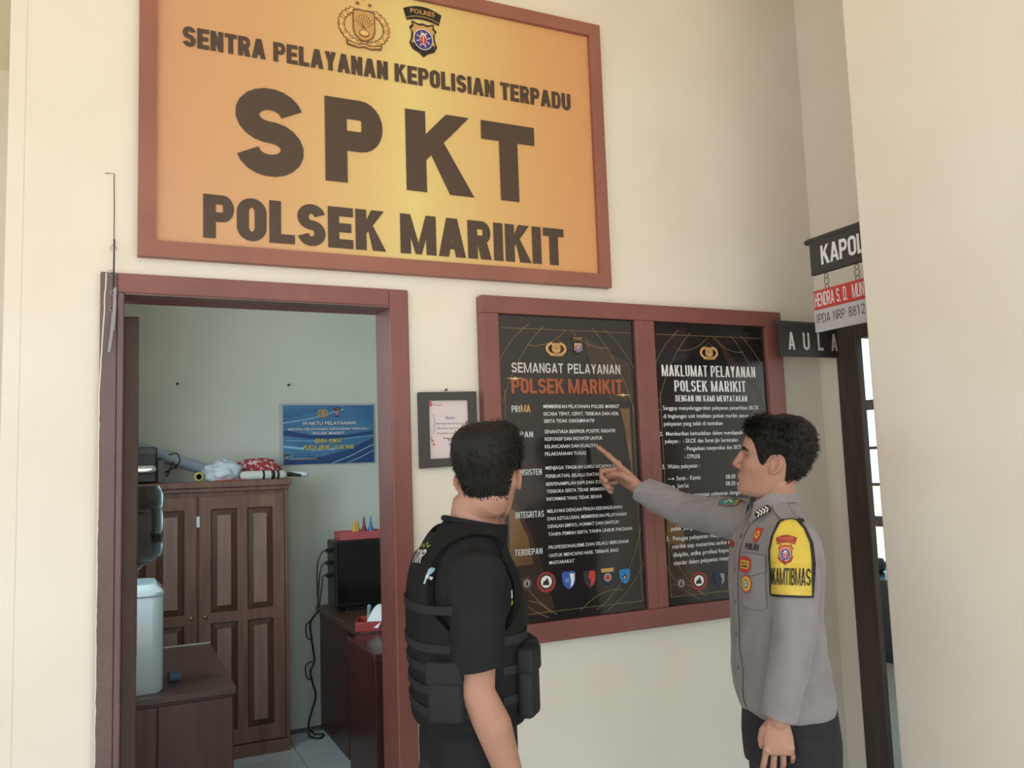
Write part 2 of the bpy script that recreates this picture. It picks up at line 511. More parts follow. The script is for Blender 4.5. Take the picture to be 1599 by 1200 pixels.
def region_patch(F, cx, cy, w, h, ly=2, rim=None, field=None, arch=True):
    """arched title bar over a shield holding a purple roundel"""
    k = rim or mat('print_black', (38, 32, 30), .5)
    fld = field or mat('print_gold', (200, 156, 96), .45)
    pu = mat('print_purple', (72, 58, 130), .5); rd = mat('print_red', (196, 62, 56), .5); wh = mat('print_white', (236, 232, 226), .5)
    g2 = mat('print_gold_dark', (122, 82, 52), .45)
    if arch:
        top = [(cx - w * .5 + w * i / 10, cy + h * (.5 - .10 * ((i - 5) / 5.0) ** 2)) for i in range(11)]
        bot = [(cx - w * .42 + w * .84 * i / 10, cy + h * (.24 - .06 * ((i - 5) / 5.0) ** 2)) for i in range(11)]
        for i in range(10): F.poly([top[i], top[i + 1], bot[i + 1], bot[i]], k, ly)
        F.line([(cx - w * .42 + w * .84 * i / 10, cy + h * (.30 - .07 * ((i - 5) / 5.0) ** 2)) for i in range(11)], h * .012, fld, ly + 1)
        F.text(fit_text('POLRES', cx - w * .32, cx + w * .32, cy + h * .345, h * .09, .02), fld, ly + 1)
    sh = [(-.30, .19), (-.12, .15), (0, .17), (.12, .15), (.30, .19), (.28, .12), (.36, .05), (.30, -.02), (.31, -.14), (.36, -.26), (.28, -.37), (.1, -.43), (0, -.5), (-.1, -.43), (-.28, -.37), (-.36, -.26), (-.31, -.14), (-.30, -.02), (-.36, .05), (-.28, .12)]
    F.poly([(cx + p[0] * w, cy + p[1] * h) for p in sh], k, ly)
    F.poly([(cx + p[0] * w * .86, cy + (p[1] + .13) * h * .86 - .13 * h + .0 * h) for p in sh], fld, ly + 1)
    F.poly([(cx + p[0] * w * .84, cy + p[1] * h * .93) for p in sh if p[1] < -.2], k, ly + 2)
    F.disc(cx, cy - h * .15, w * .25, h * .205, wh, ly + 3)
    F.disc(cx, cy - h * .15, w * .235, h * .192, pu, ly + 4)
    for i in range(8):
        a = PI * i / 4 + .3
        F.line([(cx + w * .10 * math.cos(a), cy - h * .15 + h * .08 * math.sin(a)), (cx + w * .19 * math.cos(a), cy - h * .15 + h * .155 * math.sin(a))], w * .02, wh, ly + 5)
    F.disc(cx, cy - h * .14, w * .085, h * .12, wh, ly + 5, 12)
    F.poly([(cx - w * .065, cy - h * .24), (cx + w * .065, cy - h * .24), (cx + w * .075, cy - h * .12), (cx, cy - h * .05), (cx - w * .075, cy - h * .12)], rd, ly + 6)
    F.line([(cx, cy - h * .22), (cx, cy - h * .08)], w * .018, wh, ly + 7)

def shield_pts(cx, cy, w, h):
    q = [(-.5, .42), (-.25, .5), (0, .46), (.25, .5), (.5, .42), (.48, .0), (.38, -.25), (.2, -.42), (0, -.5), (-.2, -.42), (-.38, -.25), (-.48, 0)]
    return [(cx + p[0] * w, cy + p[1] * h) for p in q]

def unit_badge(F, kind, cx, cy, w, h, ly=2):
    wh = mat('print_white', (236, 232, 226), .5); bk = mat('print_black', (38, 32, 30), .5)
    rd = mat('print_dark_red', (150, 52, 48), .5); bl = mat('print_blue', (58, 88, 168), .5); cy_ = mat('print_cyan', (46, 128, 190), .5)
    nv = mat('print_navy', (44, 48, 74), .5); g = mat('print_gold', (200, 156, 96), .45); rr = mat('print_red', (196, 62, 56), .5); sl = mat('print_silver', (150, 150, 150), .4)
    if kind == 'red':
        F.disc(cx, cy, w * .5, h * .46, rd, ly); F.disc(cx, cy + h * .02, w * .37, h * .34, bk, ly + 1)
        F.disc(cx, cy + h * .02, w * .29, h * .27, wh, ly + 2)
        F.poly([(cx - w * .2, cy - h * .12), (cx + w * .16, cy - h * .14), (cx + w * .12, cy + h * .06), (cx + w * .04, cy + h * .2), (cx - w * .04, cy + h * .08), (cx - w * .16, cy + h * .03)], bk, ly + 3)
    elif kind == 'dark':
        F.disc(cx, cy, w * .5, h * .46, mat('print_brown', (70, 40, 36), .5), ly); F.disc(cx, cy, w * .28, h * .26, sl, ly + 1)
        F.poly([(cx - w * .12, cy - h * .14), (cx + w * .12, cy - h * .14), (cx + w * .05, cy + h * .14), (cx - w * .05, cy + h * .14)], bk, ly + 2)
    elif kind == 'blue':
        F.poly(shield_pts(cx, cy, w, h), bl, ly)
        F.poly([(cx + w * .08, cy + h * .36), (cx + w * .42, cy + h * .34), (cx + w * .4, cy), (cx + w * .3, cy - h * .24), (cx + w * .08, cy - h * .40), (cx + w * .16, cy - h * .1)], wh, ly + 1)
        F.disc(cx - w * .12, cy, w * .16, h * .14, mat('print_blue_light', (110, 140, 200), .5), ly + 2, 10)
    elif kind == 'blackred':
        F.poly(shield_pts(cx, cy, w, h), mat('print_charcoal', (52, 46, 46), .5), ly)
        F.poly([(cx, cy + h * .44), (cx + w * .25, cy + h * .46), (cx + w * .46, cy + h * .38), (cx + w * .44, cy), (cx + w * .34, cy - h * .24), (cx, cy - h * .46), (cx + w * .1, cy - h * .1), (cx - w * .1, cy + h * .1)], rr, ly + 1)
    elif kind == 'navy':
        F.poly(shield_pts(cx, cy - h * .03, w, h * .94), nv, ly)
        F.poly([(cx - w * .5, cy + h * .5), (cx + w * .5, cy + h * .5), (cx + w * .48, cy + h * .28), (cx - w * .48, cy + h * .28)], g, ly + 1)
        F.disc(cx, cy - h * .02, w * .3, h * .25, sl, ly + 1, 12); F.disc(cx, cy - h * .02, w * .18, h * .15, rr, ly + 2, 10)
    elif kind == 'cyan':
        F.poly(shield_pts(cx, cy, w, h), cy_, ly)
        F.poly(star(cx, cy - h * .05, w * .32), nv, ly + 1); F.disc(cx, cy - h * .08, w * .12, h * .1, g, ly + 2, 10)
    elif kind == 'navywhite':
        F.poly(shield_pts(cx, cy, w, h), nv, ly)
        F.poly([(cx + w * .05, cy + h * .40), (cx + w * .45, cy + h * .34), (cx + w * .42, cy - h * .1), (cx + w * .15, cy - h * .40), (cx + w * .22, cy)], sl, ly + 1)

# ------------------------------------------------------------------ materials
def banner_mat():
    m = bpy.data.materials.new('banner_print'); m.use_nodes = True
    nt = m.node_tree; b = nt.nodes['Principled BSDF']
    b.inputs['Roughness'].default_value = .42
    tc = nt.nodes.new('ShaderNodeTexCoord'); sp = nt.nodes.new('ShaderNodeSeparateXYZ')
    nt.links.new(tc.outputs['Object'], sp.inputs[0])
    mr = nt.nodes.new('ShaderNodeMapRange')
    mr.inputs['From Min'].default_value = 0.09; mr.inputs['From Max'].default_value = 1.56
    nt.links.new(sp.outputs['X'], mr.inputs['Value'])
    cr = nt.nodes.new('ShaderNodeValToRGB')
    e = cr.color_ramp.elements
    e[0].position = 0; e[0].color = lin((204, 152, 116))
    e[1].position = 1; e[1].color = lin((214, 154, 106))
    for p, c in ((.22, (210, 162, 116)), (.42, (218, 184, 122)), (.53, (226, 204, 134)), (.64, (220, 188, 124)), (.82, (216, 166, 110))):
        x = cr.color_ramp.elements.new(p); x.color = lin(c)
    nt.links.new(mr.outputs[0], cr.inputs['Fac'])
    nt.links.new(cr.outputs['Color'], b.inputs['Base Color'])
    n = nt.nodes.new('ShaderNodeTexNoise'); n.inputs['Scale'].default_value = 5
    nt.links.new(tc.outputs['Object'], n.inputs['Vector'])
    bp = nt.nodes.new('ShaderNodeBump'); bp.inputs['Strength'].default_value = .25; bp.inputs['Distance'].default_value = .02
    nt.links.new(n.outputs['Fac'], bp.inputs['Height']); nt.links.new(bp.outputs['Normal'], b.inputs['Normal'])
    return m

CREAM = mat('cream_wall_paint', (234, 227, 217), .55, (229, 220, 208), 2.2, bump=.06, bscale=35)
CREAM_COOL = mat('cream_wall_paint_cool_lit', (214, 217, 208), .6, (204, 208, 198), 1.6, bump=.06, bscale=30)  # same cream paint, with the office's cool light put into its colour
MAROON = mat('maroon_paint', (136, 84, 79), .38, (125, 77, 73), 6, bump=.12, bscale=40)
JAMBW = mat('worn_brown_paint_reflecting', (112, 86, 84), .3, (94, 72, 72), 5, bump=.25, bscale=60, stretch=(1, 1, .6))  # greyed brown: light reflected by the left post is put into the colour
DARKW = mat('dark_stained_wood', (78, 66, 60), .5, (66, 56, 50), 8, stretch=(6, 6, .6))
LEAFW = mat('door_leaf_wood', (88, 62, 54), .5, (76, 54, 48), 6, stretch=(6, 6, .6))
CEIL = mat('ceiling_paint', (238, 222, 196), .8)
CONC = mat('veranda_tile', (190, 192, 188), .5, (180, 182, 178), 3)
BLACKP = mat('poster_black_gloss', (34, 31, 32), .14, coat=.5)
LETW = mat('lettering_white', (226, 226, 230), .4)
BLK = mat('lettering_black_hazed', (78, 61, 50), .5)  # black lifted towards brown, haze over the letters put into the colour

# ------------------------------------------------------------------ the setting
WT = .13
m = MB()
m.box(-.272, -.2325, 0, WT, 0, 3.75)
m.box(-.2325, -.2309, .0016, WT, 0, 3.75)
m.box(-.2309, -.03, 0, WT, 0, 3.75)
m.box(.83, 2.74, 0, WT, 0, 3.75)
m.box(-.03, .83, 0, WT, 2.135, 3.75)
wall_main = struct('wall_main', m, CREAM)
m = MB(); m.box(2.605, 2.73, -.105, -.0005, 0, 3.75); m.box(2.605, 2.73, -1.2, -.105, 2.10, 3.75); m.box(2.605, 2.73, -4.2, -1.2, 0, 3.75)
struct('wall_right', m, CREAM)
m = MB(); m.box(2.155, 2.30, -4.2, -.65, 0, 3.75, .006)
struct('wall_right_front', m, CREAM)
# hall doorway trim
m = MB(); m.box(2.588, 2.62, -.21, -.105, 0, 2.10, .004); struct('trim_1', m, DARKW)
m = MB(); m.box(2.588, 2.75, -1.2, -.21, 2.02, 2.10, .004); struct('trim_2', m, DARKW)
m = MB(); m.box(-6.2, 2.74, -5.2, 3.2, 3.75, 3.85); struct('ceiling', m, CEIL)  # unseen; overhang stretched outward to hold direct sun off the vestibule
m = MB(); m.box(-6.2, 6.1, -5.2, -.0, -.12, 0); m.box(-6.2, -.272, 0, 2.4, -.12, 0); m.box(2.74, 6.1, 0, 4.5, -.12, 0)
struct('floor', m, CONC)
m = MB(); m.box(-6.2, -6.05, -5.2, 2.4, .001, 1.9); struct('wall_light_block', m, CREAM)  # unseen, added to block light bouncing in low from the left
m = MB(); m.box(-40, 40, -40, 40, -.3, -.125)
struct('ground', m, mat('bare_earth', (206, 180, 144), .9, (190, 162, 126), 1.2))
# wall of the passage past the left end of the main wall
m = MB(); m.box(-3.6, -.272, 2.4, 2.5, 0, 3.75); struct('wall_left_passage', m, CREAM)

# the office behind the doorway
m = MB()
m.box(-.272, -.15, WT, .45, 0, 3.75); m.box(-.272, -.15, 1.75, 3.06, 0, 3.75)
m.box(-.272, -.15, .45, 1.75, 0, 1.25); m.box(-.272, -.15, .45, 1.75, 2.45, 3.75)
struct('wall_office_left', m, CREAM_COOL)
m = MB()
for z0, z1 in ((1.25, 1.30), (2.40, 2.45)): m.box(-.28, -.14, .45, 1.75, z0, z1)
for y0, y1 in ((.45, .50), (1.08, 1.12), (1.70, 1.75)): m.box(-.28, -.14, y0, y1, 1.30, 2.40)
struct('window_1', m, MAROON)  # unseen window, put in to let sky light into the office
wl = bpy.data.lights.new('office_fill_light', 'AREA'); wl.shape = 'RECTANGLE'; wl.size = 1.2; wl.size_y = 1.05; wl.energy = 31; wl.color = (.74, .92, 1.0)  # added area lamp outside the window, brightens the dim office
wlo = bpy.data.objects.new('office_fill_light', wl); col.objects.link(wlo); wlo.location = (-.30, 1.1, 1.85); wlo.rotation_euler = (0, math.radians(-90), 0)
m = MB(); m.box(-.272, 2.74, 2.943, 3.06, 0, 3.2); wall_back = struct('wall_office_back', m, CREAM_COOL)
m = MB(); m.box(2.62, 2.74, WT, 2.943, 0, 3.2); struct('wall_office_right', m, CREAM_COOL)
m = MB(); m.box(-.15, 2.62, WT, 2.943, 3.1, 3.2); struct('ceiling_office', m, CEIL)
m = MB(); m.box(-.272, 2.74, 0, 3.06, -.12, -.012); floor_office = struct('floor_office', m, mat('tile_grout', (120, 126, 128), .8))
TILE = mat('pale_blue_floor_tile', (206, 218, 226), .22, (196, 210, 220), 3)
tile_me = None
x = .956 - .4 * 3
for i in range(8):
    for j in range(8):
        x0 = .956 - 1.2 + .4 * i; y0 = 2.845 - .4 * (j + 1) + .4 * 0
        if x0 + .4 < -.15 or x0 > 2.6 or y0 + .4 < .1: continue
        if tile_me is None:
            t = MB(); t.box(.002, .398, .002, .398, -.012, 0, .0015); tile_me = t.mesh('tile', TILE)
        o = link_mesh('tile', tile_me, floor_office, (x0, y0, 0))

# door frame
def rail(m, pts, y0, y1):
    m.prism(pts, 'y', y0, y1)
fr = empty('door_1', (0, 0, 0)); fr['kind'] = 'structure'
m = MB(); m.box(-.042, .0015, -.022, WT + .01, 0, 2.1485, .003); m.build('frame_post', JAMBW, fr)
m = MB(); m.box(.0015, .0185, -.03, WT + .01, 0, 2.0915, .004); m.build('stop_bead', JAMBW, fr)
m = MB(); m.box(.781, .844, -.022, WT + .01, 0, 2.148, .004); m.build('frame_post', MAROON, fr)
m = MB(); m.box(.0015, .781, -.022, WT + .01, 2.092, 2.148, .003); m.build('frame_head', MAROON, fr)
m = MB(); m.box(.0185, .781, -.028, .02, 2.086, 2.092, .002); m.build('stop_bead', JAMBW, fr)
# the door leaf swung open into the office
lf = MB(); lf.box(.0188, .060, .1402, .86, .01, 2.055, .003); leaf = lf.build('door_leaf', LEAFW, fr)
lf = MB()
for z0, z1 in ((.2, .9), (1.05, 1.9)): lf.box(.0595, .0635, .26, .74, z0, z1, .003)
lf.build('leaf_panel', LEAFW, leaf)
# a flaked line of cream paint down the outer edge of the frame
random.seed(3)
F = Flat(); z = 2.146; xw = -.0265; pts = []
while z > .45:
    t_ = min(1, (2.146 - z) / .32)
    pts.append((-.027 - .0145 * t_ + random.uniform(-.001, .001), z)); z -= random.uniform(.012, .03)
F.line(pts, .0035, mat('flaked_cream_paint', (214, 208, 196), .7), 0)
F.build('paint_flake', fr, (0, -.0222, 0), (1, 0, 0), (0, 0, 1), (0, -1, 0))

# thin cable and a hooked chain of rings above the frame corner
hc = empty('hanging_wire', (-.009, 0, 2.2)); tag(hc, 'thin black wire with rings and plastic strip hanging over the door frame corner', 'wire')
WIRE = mat('black_wire', (48, 42, 40), .5)
CLR = mat('clear_plastic_strip', (196, 192, 190), .25, trans=.55)
def rel(p, o): return [(q[0] - o[0], q[1] - o[1], q[2] - o[2]) for q in p]
O = (-.009, 0, 2.2)
m = MB(); m.tube(rel([(-.033, -.003, 2.436), (-.011, -.004, 2.437), (-.0095, -.004, 2.33), (-.009, -.005, 2.225)], O), .0011, 6); m.build('cable', WIRE, hc)
m = MB(); m.tube(rel([(-.0085, -.006, 2.245), (-.0085, -.028, 2.2), (-.009, -.03, 2.10)], O), .0022, 6); m.build('hook', WIRE, hc)
for zc, xc_ in ((2.215, -.010), (2.145, -.013), (2.088, -.009), (2.045, -.012)):
    m = MB(); m.tube(rel([(xc_ + .008 * math.cos(a), -.027, zc + .008 * math.sin(a)) for a in [2 * PI * k / 14 for k in range(15)]], O), .0011, 5, round_ends=False)
    m.build('ring', mat('grey_ring', (150, 146, 140), .35, metal=.6), hc)
for pts, wd in ((((-.005, -.034, 2.10), (-.006, -.036, 2.04), (-.009, -.036, 1.985)), .004), (((-.009, -.034, 2.03), (-.013, -.036, 1.97), (-.018, -.035, 1.925)), .004)):
    m = MB(); m.tube(rel(pts, O), wd, 8, .3, (0, 1, 0)); m.build('plastic_strip', CLR, hc)

# ------------------------------------------------------------------ SPKT sign
sx0, sx1, sz0, sz1, sw = .0507, 1.6056, 2.1997, 3.1864, .047
sg = empty('police_sign', ((sx0 + sx1) / 2, 0, sz0))
tag(sg, 'large orange police banner reading SPKT in a maroon wooden frame above the doorway', 'sign')
so = Vector(sg.location)
def sub(pts, o): return [(p[0] - o[0], p[1] - o[2]) for p in pts]
outer = [(sx0, sz0), (sx1, sz0), (sx1, sz1), (sx0, sz1)]
inner = [(sx0 + sw, sz0 + sw), (sx1 - sw, sz0 + sw), (sx1 - sw, sz1 - sw), (sx0 + sw, sz1 - sw)]
SIGNFR = mat('sign_frame_paint', (156, 100, 86), .45, (144, 92, 80), 5, bump=.15, bscale=30)
for i in range(4):
    j = (i + 1) % 4
    m = MB(); m.prism(sub([outer[i], outer[j], inner[j], inner[i]], so), 'y', -.032, -.0005); m.build('frame_rail', SIGNFR, sg)
BAN = banner_mat()
# banner cloth: a slightly slack sheet
nx, nz = 48, 30
vs = []; fs = []
for j in range(nz + 1):
    for i in range(nx + 1):
        u, v = i / nx, j / nz
        e = min(u, 1 - u, v, 1 - v)
        d = .0012 * noise.noise(Vector((u * 6, v * 4, .3))) * min(1, e * 12)
        if e < .12: d += .0012 * math.sin((u + v) * 60) * (1 - e / .12) * min(1, e * 40)
        vs.append((inner[0][0] + (inner[1][0] - inner[0][0]) * u, -.016 + d, inner[0][1] + (inner[2][1] - inner[0][1]) * v))
for j in range(nz):
    for i in range(nx):
        a = j * (nx + 1) + i
        fs.append((a, a + 1, a + nx + 2, a + nx + 1))
# object coordinates stay in wall units so that the printed blend spans the cloth
m = MB(); m.add(vs, fs)
ban = m.build('banner', BAN, sg, True)
ban.location = -so
mb_ = MB(); mb_.box(inner[0][0] - .005, inner[1][0] + .005, -.010, -.001, inner[0][1] - .005, inner[2][1] + .005)
bk = mb_.build('backing_board', DARKW, sg); bk.location = -so
def sign_print(name, F):
    o = F.build(name, ban, (0, -.0178, 0), (1, 0, 0), (0, 0, 1), (0, -1, 0))
    return o
F = Flat(); F.polys(block_text('SENTRA PELAYANAN KEPOLISIAN TERPADU', .1678, 1.4758, 2.8429, .0625, .40, gap=.10, uk=.21, space=.42), BLK); sign_print('lettering', F)
F = Flat()
for ch, a, b, z0, c in (('S', .3155, .5188, 2.475, .276), ('P', .585, .7721, 2.482, .275), ('K', .8488, 1.08, 2.48, .276), ('T', 1.119, 1.322, 2.482, .275)):
    F.polys([[(a + p[0], z0 + p[1]) for p in q] for q in glyph(ch, b - a, c, .070, .066)], BLK)
sign_print('lettering', F)
F = Flat(); F.polys(block_text('POLSEK MARIKIT', .2253, 1.4237, 2.2689, .1312, .405, gap=.09, uk=.22, space=.42), BLK); sign_print('lettering', F)
F = Flat(); gold_crest(F, .7166, 3.012, .178, .15); sign_print('emblem', F)
F = Flat(); region_patch(F, .9188, 3.032, .135, .178); sign_print('emblem', F)

# ------------------------------------------------------------------ notice board with the two posters
bx0, bx1, bz0, bz1 = 1.0873, 2.3724, .9964, 2.1423
m0, m1 = 1.6868, 1.7717
pl0, pr1, pzb, pzt = 1.149, 2.291, 1.061, 2.083
nb = empty('notice_board', ((bx0 + bx1) / 2, 0, bz0))
tag(nb, 'maroon wooden double frame on the wall holding two black posters', 'frame')
no = Vector(nb.location)
def nb_rail(name, x0, x1, z0, z1, d=-.045):
    q = MB(); q.box(x0 - no.x, x1 - no.x, d, -.0005, z0 - no.z, z1 - no.z, .003)
    return q.build(name, MAROON, nb)
nb_rail('frame_rail', bx0, bx1, pzt, bz1)
nb_rail('frame_rail', bx0, bx1, bz0, pzb)
nb_rail('frame_post', bx0, pl0, pzb, pzt)
nb_rail('frame_post', m0, m0 + .041, pzb, pzt)
nb_rail('frame_post', m0 + .0415, m1, pzb, pzt, -.043)
nb_rail('frame_post', pr1, bx1, pzb, pzt)
BROWN1 = mat('dark_bronze_print_reflection', (66, 50, 42), .14, (50, 38, 33), 7, coat=.6)  # brown sweeps: part print, part gloss reflections put into the colour
BROWN2 = mat('bronze_print_reflection', (132, 100, 66), .14, (92, 66, 44), 6, coat=.6)
GOLDL = mat('print_gold_line', (142, 118, 80), .3)
def poster(x0, x1, label):
    p = empty('poster', ((x0 + x1) / 2, -.03, pzb)); tag(p, label, 'poster')
    q = MB(); q.box(x0 - p.location.x + .0015, x1 - p.location.x - .0015, .0, .012, .0015, pzt - pzb - .0015)
    q.build('panel', BLACKP, p)
    return p
def pprint_(p, name, F, base=.0004):
    return F.build(name, p, (-p.location.x, 0, -p.location.z), (1, 0, 0), (0, 0, 1), (0, -1, 0), base=base)
def split_print(p, name, F):
    for pts, mi_, ly in F.p:
        g = Flat(); g.poly(pts, F.mats[mi_], ly); pprint_(p, name, g)
def border(F, x0, x1):
    """thin gold lines crossing at the corners"""
    W = x1 - x0; zt, zb = pzt, pzb
    g = lambda u, v: (x0 + u * W, zb + v * (zt - zb))
    F.line([g(.035, .75), g(.035, .03)], .002, GOLDL, 3); F.line([g(.965, .70), g(.965, .03)], .002, GOLDL, 3)
    F.line([g(.03, .955), g(.975, .955)], .0016, GOLDL, 3); F.line([g(.03, .03), g(.97, .03)], .0016, GOLDL, 3)
    def arc(a, c, b):
        F.line([((1 - t) ** 2 * a[0] + 2 * t * (1 - t) * c[0] + t * t * b[0], (1 - t) ** 2 * a[1] + 2 * t * (1 - t) * c[1] + t * t * b[1]) for t in [k / 14 for k in range(15)]], .0018, GOLDL, 4)
    arc(g(.01, .85), g(.08, .92), g(.22, .972)); arc(g(.02, .71), g(.12, .87), g(.32, .965))
    arc(g(.99, .83), g(.9, .91), g(.77, .965)); arc(g(.975, .68), g(.88, .86), g(.68, .965))
    arc(g(.2, .9), g(.36, .89), g(.48, .955)); arc(g(.8, .9), g(.64, .89), g(.52, .955))
    arc(g(.01, .14), g(.1, .05), g(.28, .012)); arc(g(.02, .26), g(.08, .1), g(.34, .018))
    arc(g(.99, .16), g(.9, .07), g(.7, .012)); arc(g(.98, .28), g(.9, .1), g(.62, .018))
    arc(g(.3, .025), g(.2, .085), g(.05, .07)); arc(g(.5, .02), g(.66, .09), g(.82, .075))

P1 = poster(pl0, m0, 'black poster headed SEMANGAT PELAYANAN that the pointing officer touches')
F = Flat()
F.poly([(1.478, 2.02), (1.60, 1.955), (1.665, 1.93), (1.672, 1.80), (1.64, 1.79), (1.575, 1.79), (1.50, 1.93)], BROWN1, 0)
F.poly([(1.615, 1.765), (1.655, 1.765), (1.655, 1.50), (1.640, 1.62), (1.630, 1.70)], BROWN2, 1)
F.poly([(1.168, 1.47), (1.20, 1.45), (1.255, 1.33), (1.325, 1.10), (1.29, 1.085), (1.168, 1.085)], BROWN1, 0)
F.poly([(1.170, 1.44), (1.19, 1.43), (1.235, 1.34), (1.25, 1.25), (1.170, 1.25)], BROWN2, 1)
split_print(P1, 'print_reflection_sweep', F)
F = Flat(); border(F, pl0, m0); pprint_(P1, 'gold_border', F)
F = Flat(); gold_crest(F, 1.3678, 1.972, .086, .054, 5); pprint_(P1, 'emblem', F)
F = Flat(); region_patch(F, 1.4548, 1.985, .055, .066, 5); pprint_(P1, 'emblem', F)
SIL = mat('print_silver_heading', (196, 190, 190), .35); COP = mat('print_copper_heading', (158, 86, 58), .4); COP2 = mat('print_copper_shadow', (92, 44, 30), .5)
F = Flat(); F.polys(block_text('SEMANGAT PELAYANAN', 1.196, 1.6233, 1.8864, .034, .26, gap=.16, uk=.17), SIL, 4); pprint_(P1, 'heading', F)
F = Flat(); F.polys(block_text('POLSEK MARIKIT', 1.196, 1.633, 1.8135, .0508, .34, gap=.12, uk=.18, space=.3), COP2, 3)
F.polys(block_text('POLSEK MARIKIT', 1.1923, 1.6293, 1.8167, .0508, .32, gap=.12, uk=.17, space=.3), COP, 4); pprint_(P1, 'heading', F)
F = Flat()
for a, b in (((1.17, 1.8665), (1.245, 1.8665)), ((1.595, 1.8125), (1.665, 1.8125))):
    c = ((a[0] + b[0]) / 2, a[1])
    F.poly([a, (c[0], c[1] + .0022), b, (c[0], c[1] - .0022)], mat('print_spark', (236, 196, 140), .4), 6)
    F.poly(star(c[0], c[1], .008), mat('print_spark', (236, 196, 140), .4), 6)
    pprint_(P1, 'printed_spark', F); F = Flat()
HDG = mat('print_grey_heading', (196, 204, 208), .4)
for t, a, b, z0, c in (('SOPAN', 1.185, 1.2668, 1.6687, .0195), ('KONSISTEN', 1.189, 1.2942, 1.5429, .0202), ('INTEGRITAS', 1.1912, 1.2966, 1.4028, .021), ('TERDEPAN', 1.1836, 1.2853, 1.2822, .0197)):
    F = Flat(); F.polys(block_text(t, a, b, z0, c, .30, gap=.16, uk=.15), HDG, 4); pprint_(P1, 'lettering', F)
F = Flat(); F.polys(block_text('PRI', 1.1908, 1.2225, 1.7529, .022, .30, gap=.16, uk=.15), HDG, 4)
F.polys(block_text('MA', 1.2250, 1.2609, 1.7529, .025, .30, gap=.1, uk=.15), mat('print_gold', (200, 156, 96), .45), 4); pprint_(P1, 'lettering', F)
for t, a, b, z0, c in (
  ('MEMBERIKAN PELAYANAN POLSEK MARIKIT', 1.3101, 1.6119, 1.7664, .0124), ('SECARA TEPAT, CEPAT, TERBUKA DAN ADIL', 1.3091, 1.6087, 1.7411, .0123),
  ('SERTA TIDAK DISKRIMINATIF', 1.3096, 1.5075, 1.7169, .0123), ('SENANTIASA BERPIKIR POSITIF, KREATIF,', 1.3107, 1.5938, 1.6807, .0123),
  ('RESPONSIF DAN INOVATIF UNTUK', 1.3107, 1.5371, 1.6559, .0123), ('KELANCARAN DAN KUALITAS', 1.3096, 1.516, 1.6307, .0122), ('PELAKSANAAN TUGAS', 1.309, 1.4689, 1.6058, .0122),
  ('MENJAGA TINGKAH LAKU UCAPAN DAN', 1.3095, 1.6078, 1.5587, .0119), ('PERBUATAN, SELALU DATANG TEPAT', 1.309, 1.5863, 1.5312, .0119), ('BERPENAMPILAN RAPI DAN SOPAN,', 1.3091, 1.5519, 1.5049, .0118),
  ('TERBUKA SERTA TIDAK MEMBERIKAN', 1.3098, 1.5703, 1.4804, .0118), ('INFORMASI YANG TIDAK BENAR', 1.3087, 1.5246, 1.4549, .0118), ('MELAYANI DENGAN PENUH KESUNGGUHAN', 1.3093, 1.603, 1.4147, .0118),
  ('DAN KETULUSAN, MEMBERIKAN PELAYANAN', 1.3089, 1.6201, 1.3896, .0117), ('DENGAN EMPATI, HORMAT DAN SANTUN', 1.309, 1.5869, 1.3641, .0117), ('TANPA PEMRIH SERTA TANPA UNSUR PAKSAAN', 1.3097, 1.6398, 1.3382, .0117),
  ('PROFESSIONALISME DAN SELALU BERUSAHA', 1.309, 1.6247, 1.2951, .0117), ('UNTUK MENCAPAI HASIL TERBAIK BAGI', 1.3096, 1.5796, 1.2682, .0116), ('MASYARAKAT', 1.3091, 1.4047, 1.2448, .0116)):
    F = Flat(); F.text(fit_text(t, a, b, z0, c, .009), LETW, 4); pprint_(P1, 'lettering', F)
for k, cx, cz, w_, h_ in (('dark', 1.2238, 1.1906, .045, .05), ('red', 1.2951, 1.1885, .0707, .0734), ('blue', 1.3804, 1.1874, .0522, .061), ('blackred', 1.4614, 1.1846, .0491, .0601), ('navy', 1.5323, 1.185, .0514, .0597), ('cyan', 1.6012, 1.1819, .0445, .0521)):
    F = Flat(); unit_badge(F, k, cx, cz, w_, h_, 5); pprint_(P1, 'badge', F)

P2 = poster(m1, pr1, 'black poster headed MAKLUMAT PELAYANAN behind the uniformed officer')
F = Flat()
F.poly([(2.065, 2.03), (2.16, 1.93), (2.225, 1.83), (2.255, 1.74), (2.225, 1.72), (2.19, 1.78), (2.12, 1.90)], BROWN1, 0)
F.poly([(1.79, 1.40), (1.82, 1.38), (1.88, 1.28), (1.96, 1.10), (1.79, 1.09)], BROWN1, 0)
F.poly([(1.792, 1.37), (1.83, 1.355), (1.862, 1.31), (1.862, 1.26), (1.792, 1.28)], BROWN2, 1)
split_print(P2, 'print_reflection_sweep', F)
F = Flat(); border(F, m1, pr1); pprint_(P2, 'gold_border', F)
F = Flat(); gold_crest(F, 2.0202, 1.975, .09, .055, 5); pprint_(P2, 'emblem', F)
for t, a, b, z0, c in (('MAKLUMAT PELAYANAN', 1.801, 2.2372, 1.8827, .0419), ('POLSEK MARIKIT', 1.8537, 2.186, 1.8265, .0411), ('DENGAN INI KAMI MENYATAKAN', 1.8557, 2.1892, 1.7895, .0228)):
    F = Flat(); F.polys(block_text(t, a, b, z0, c, .36, gap=.2, uk=.1, space=.4), LETW, 4); pprint_(P2, 'heading', F)
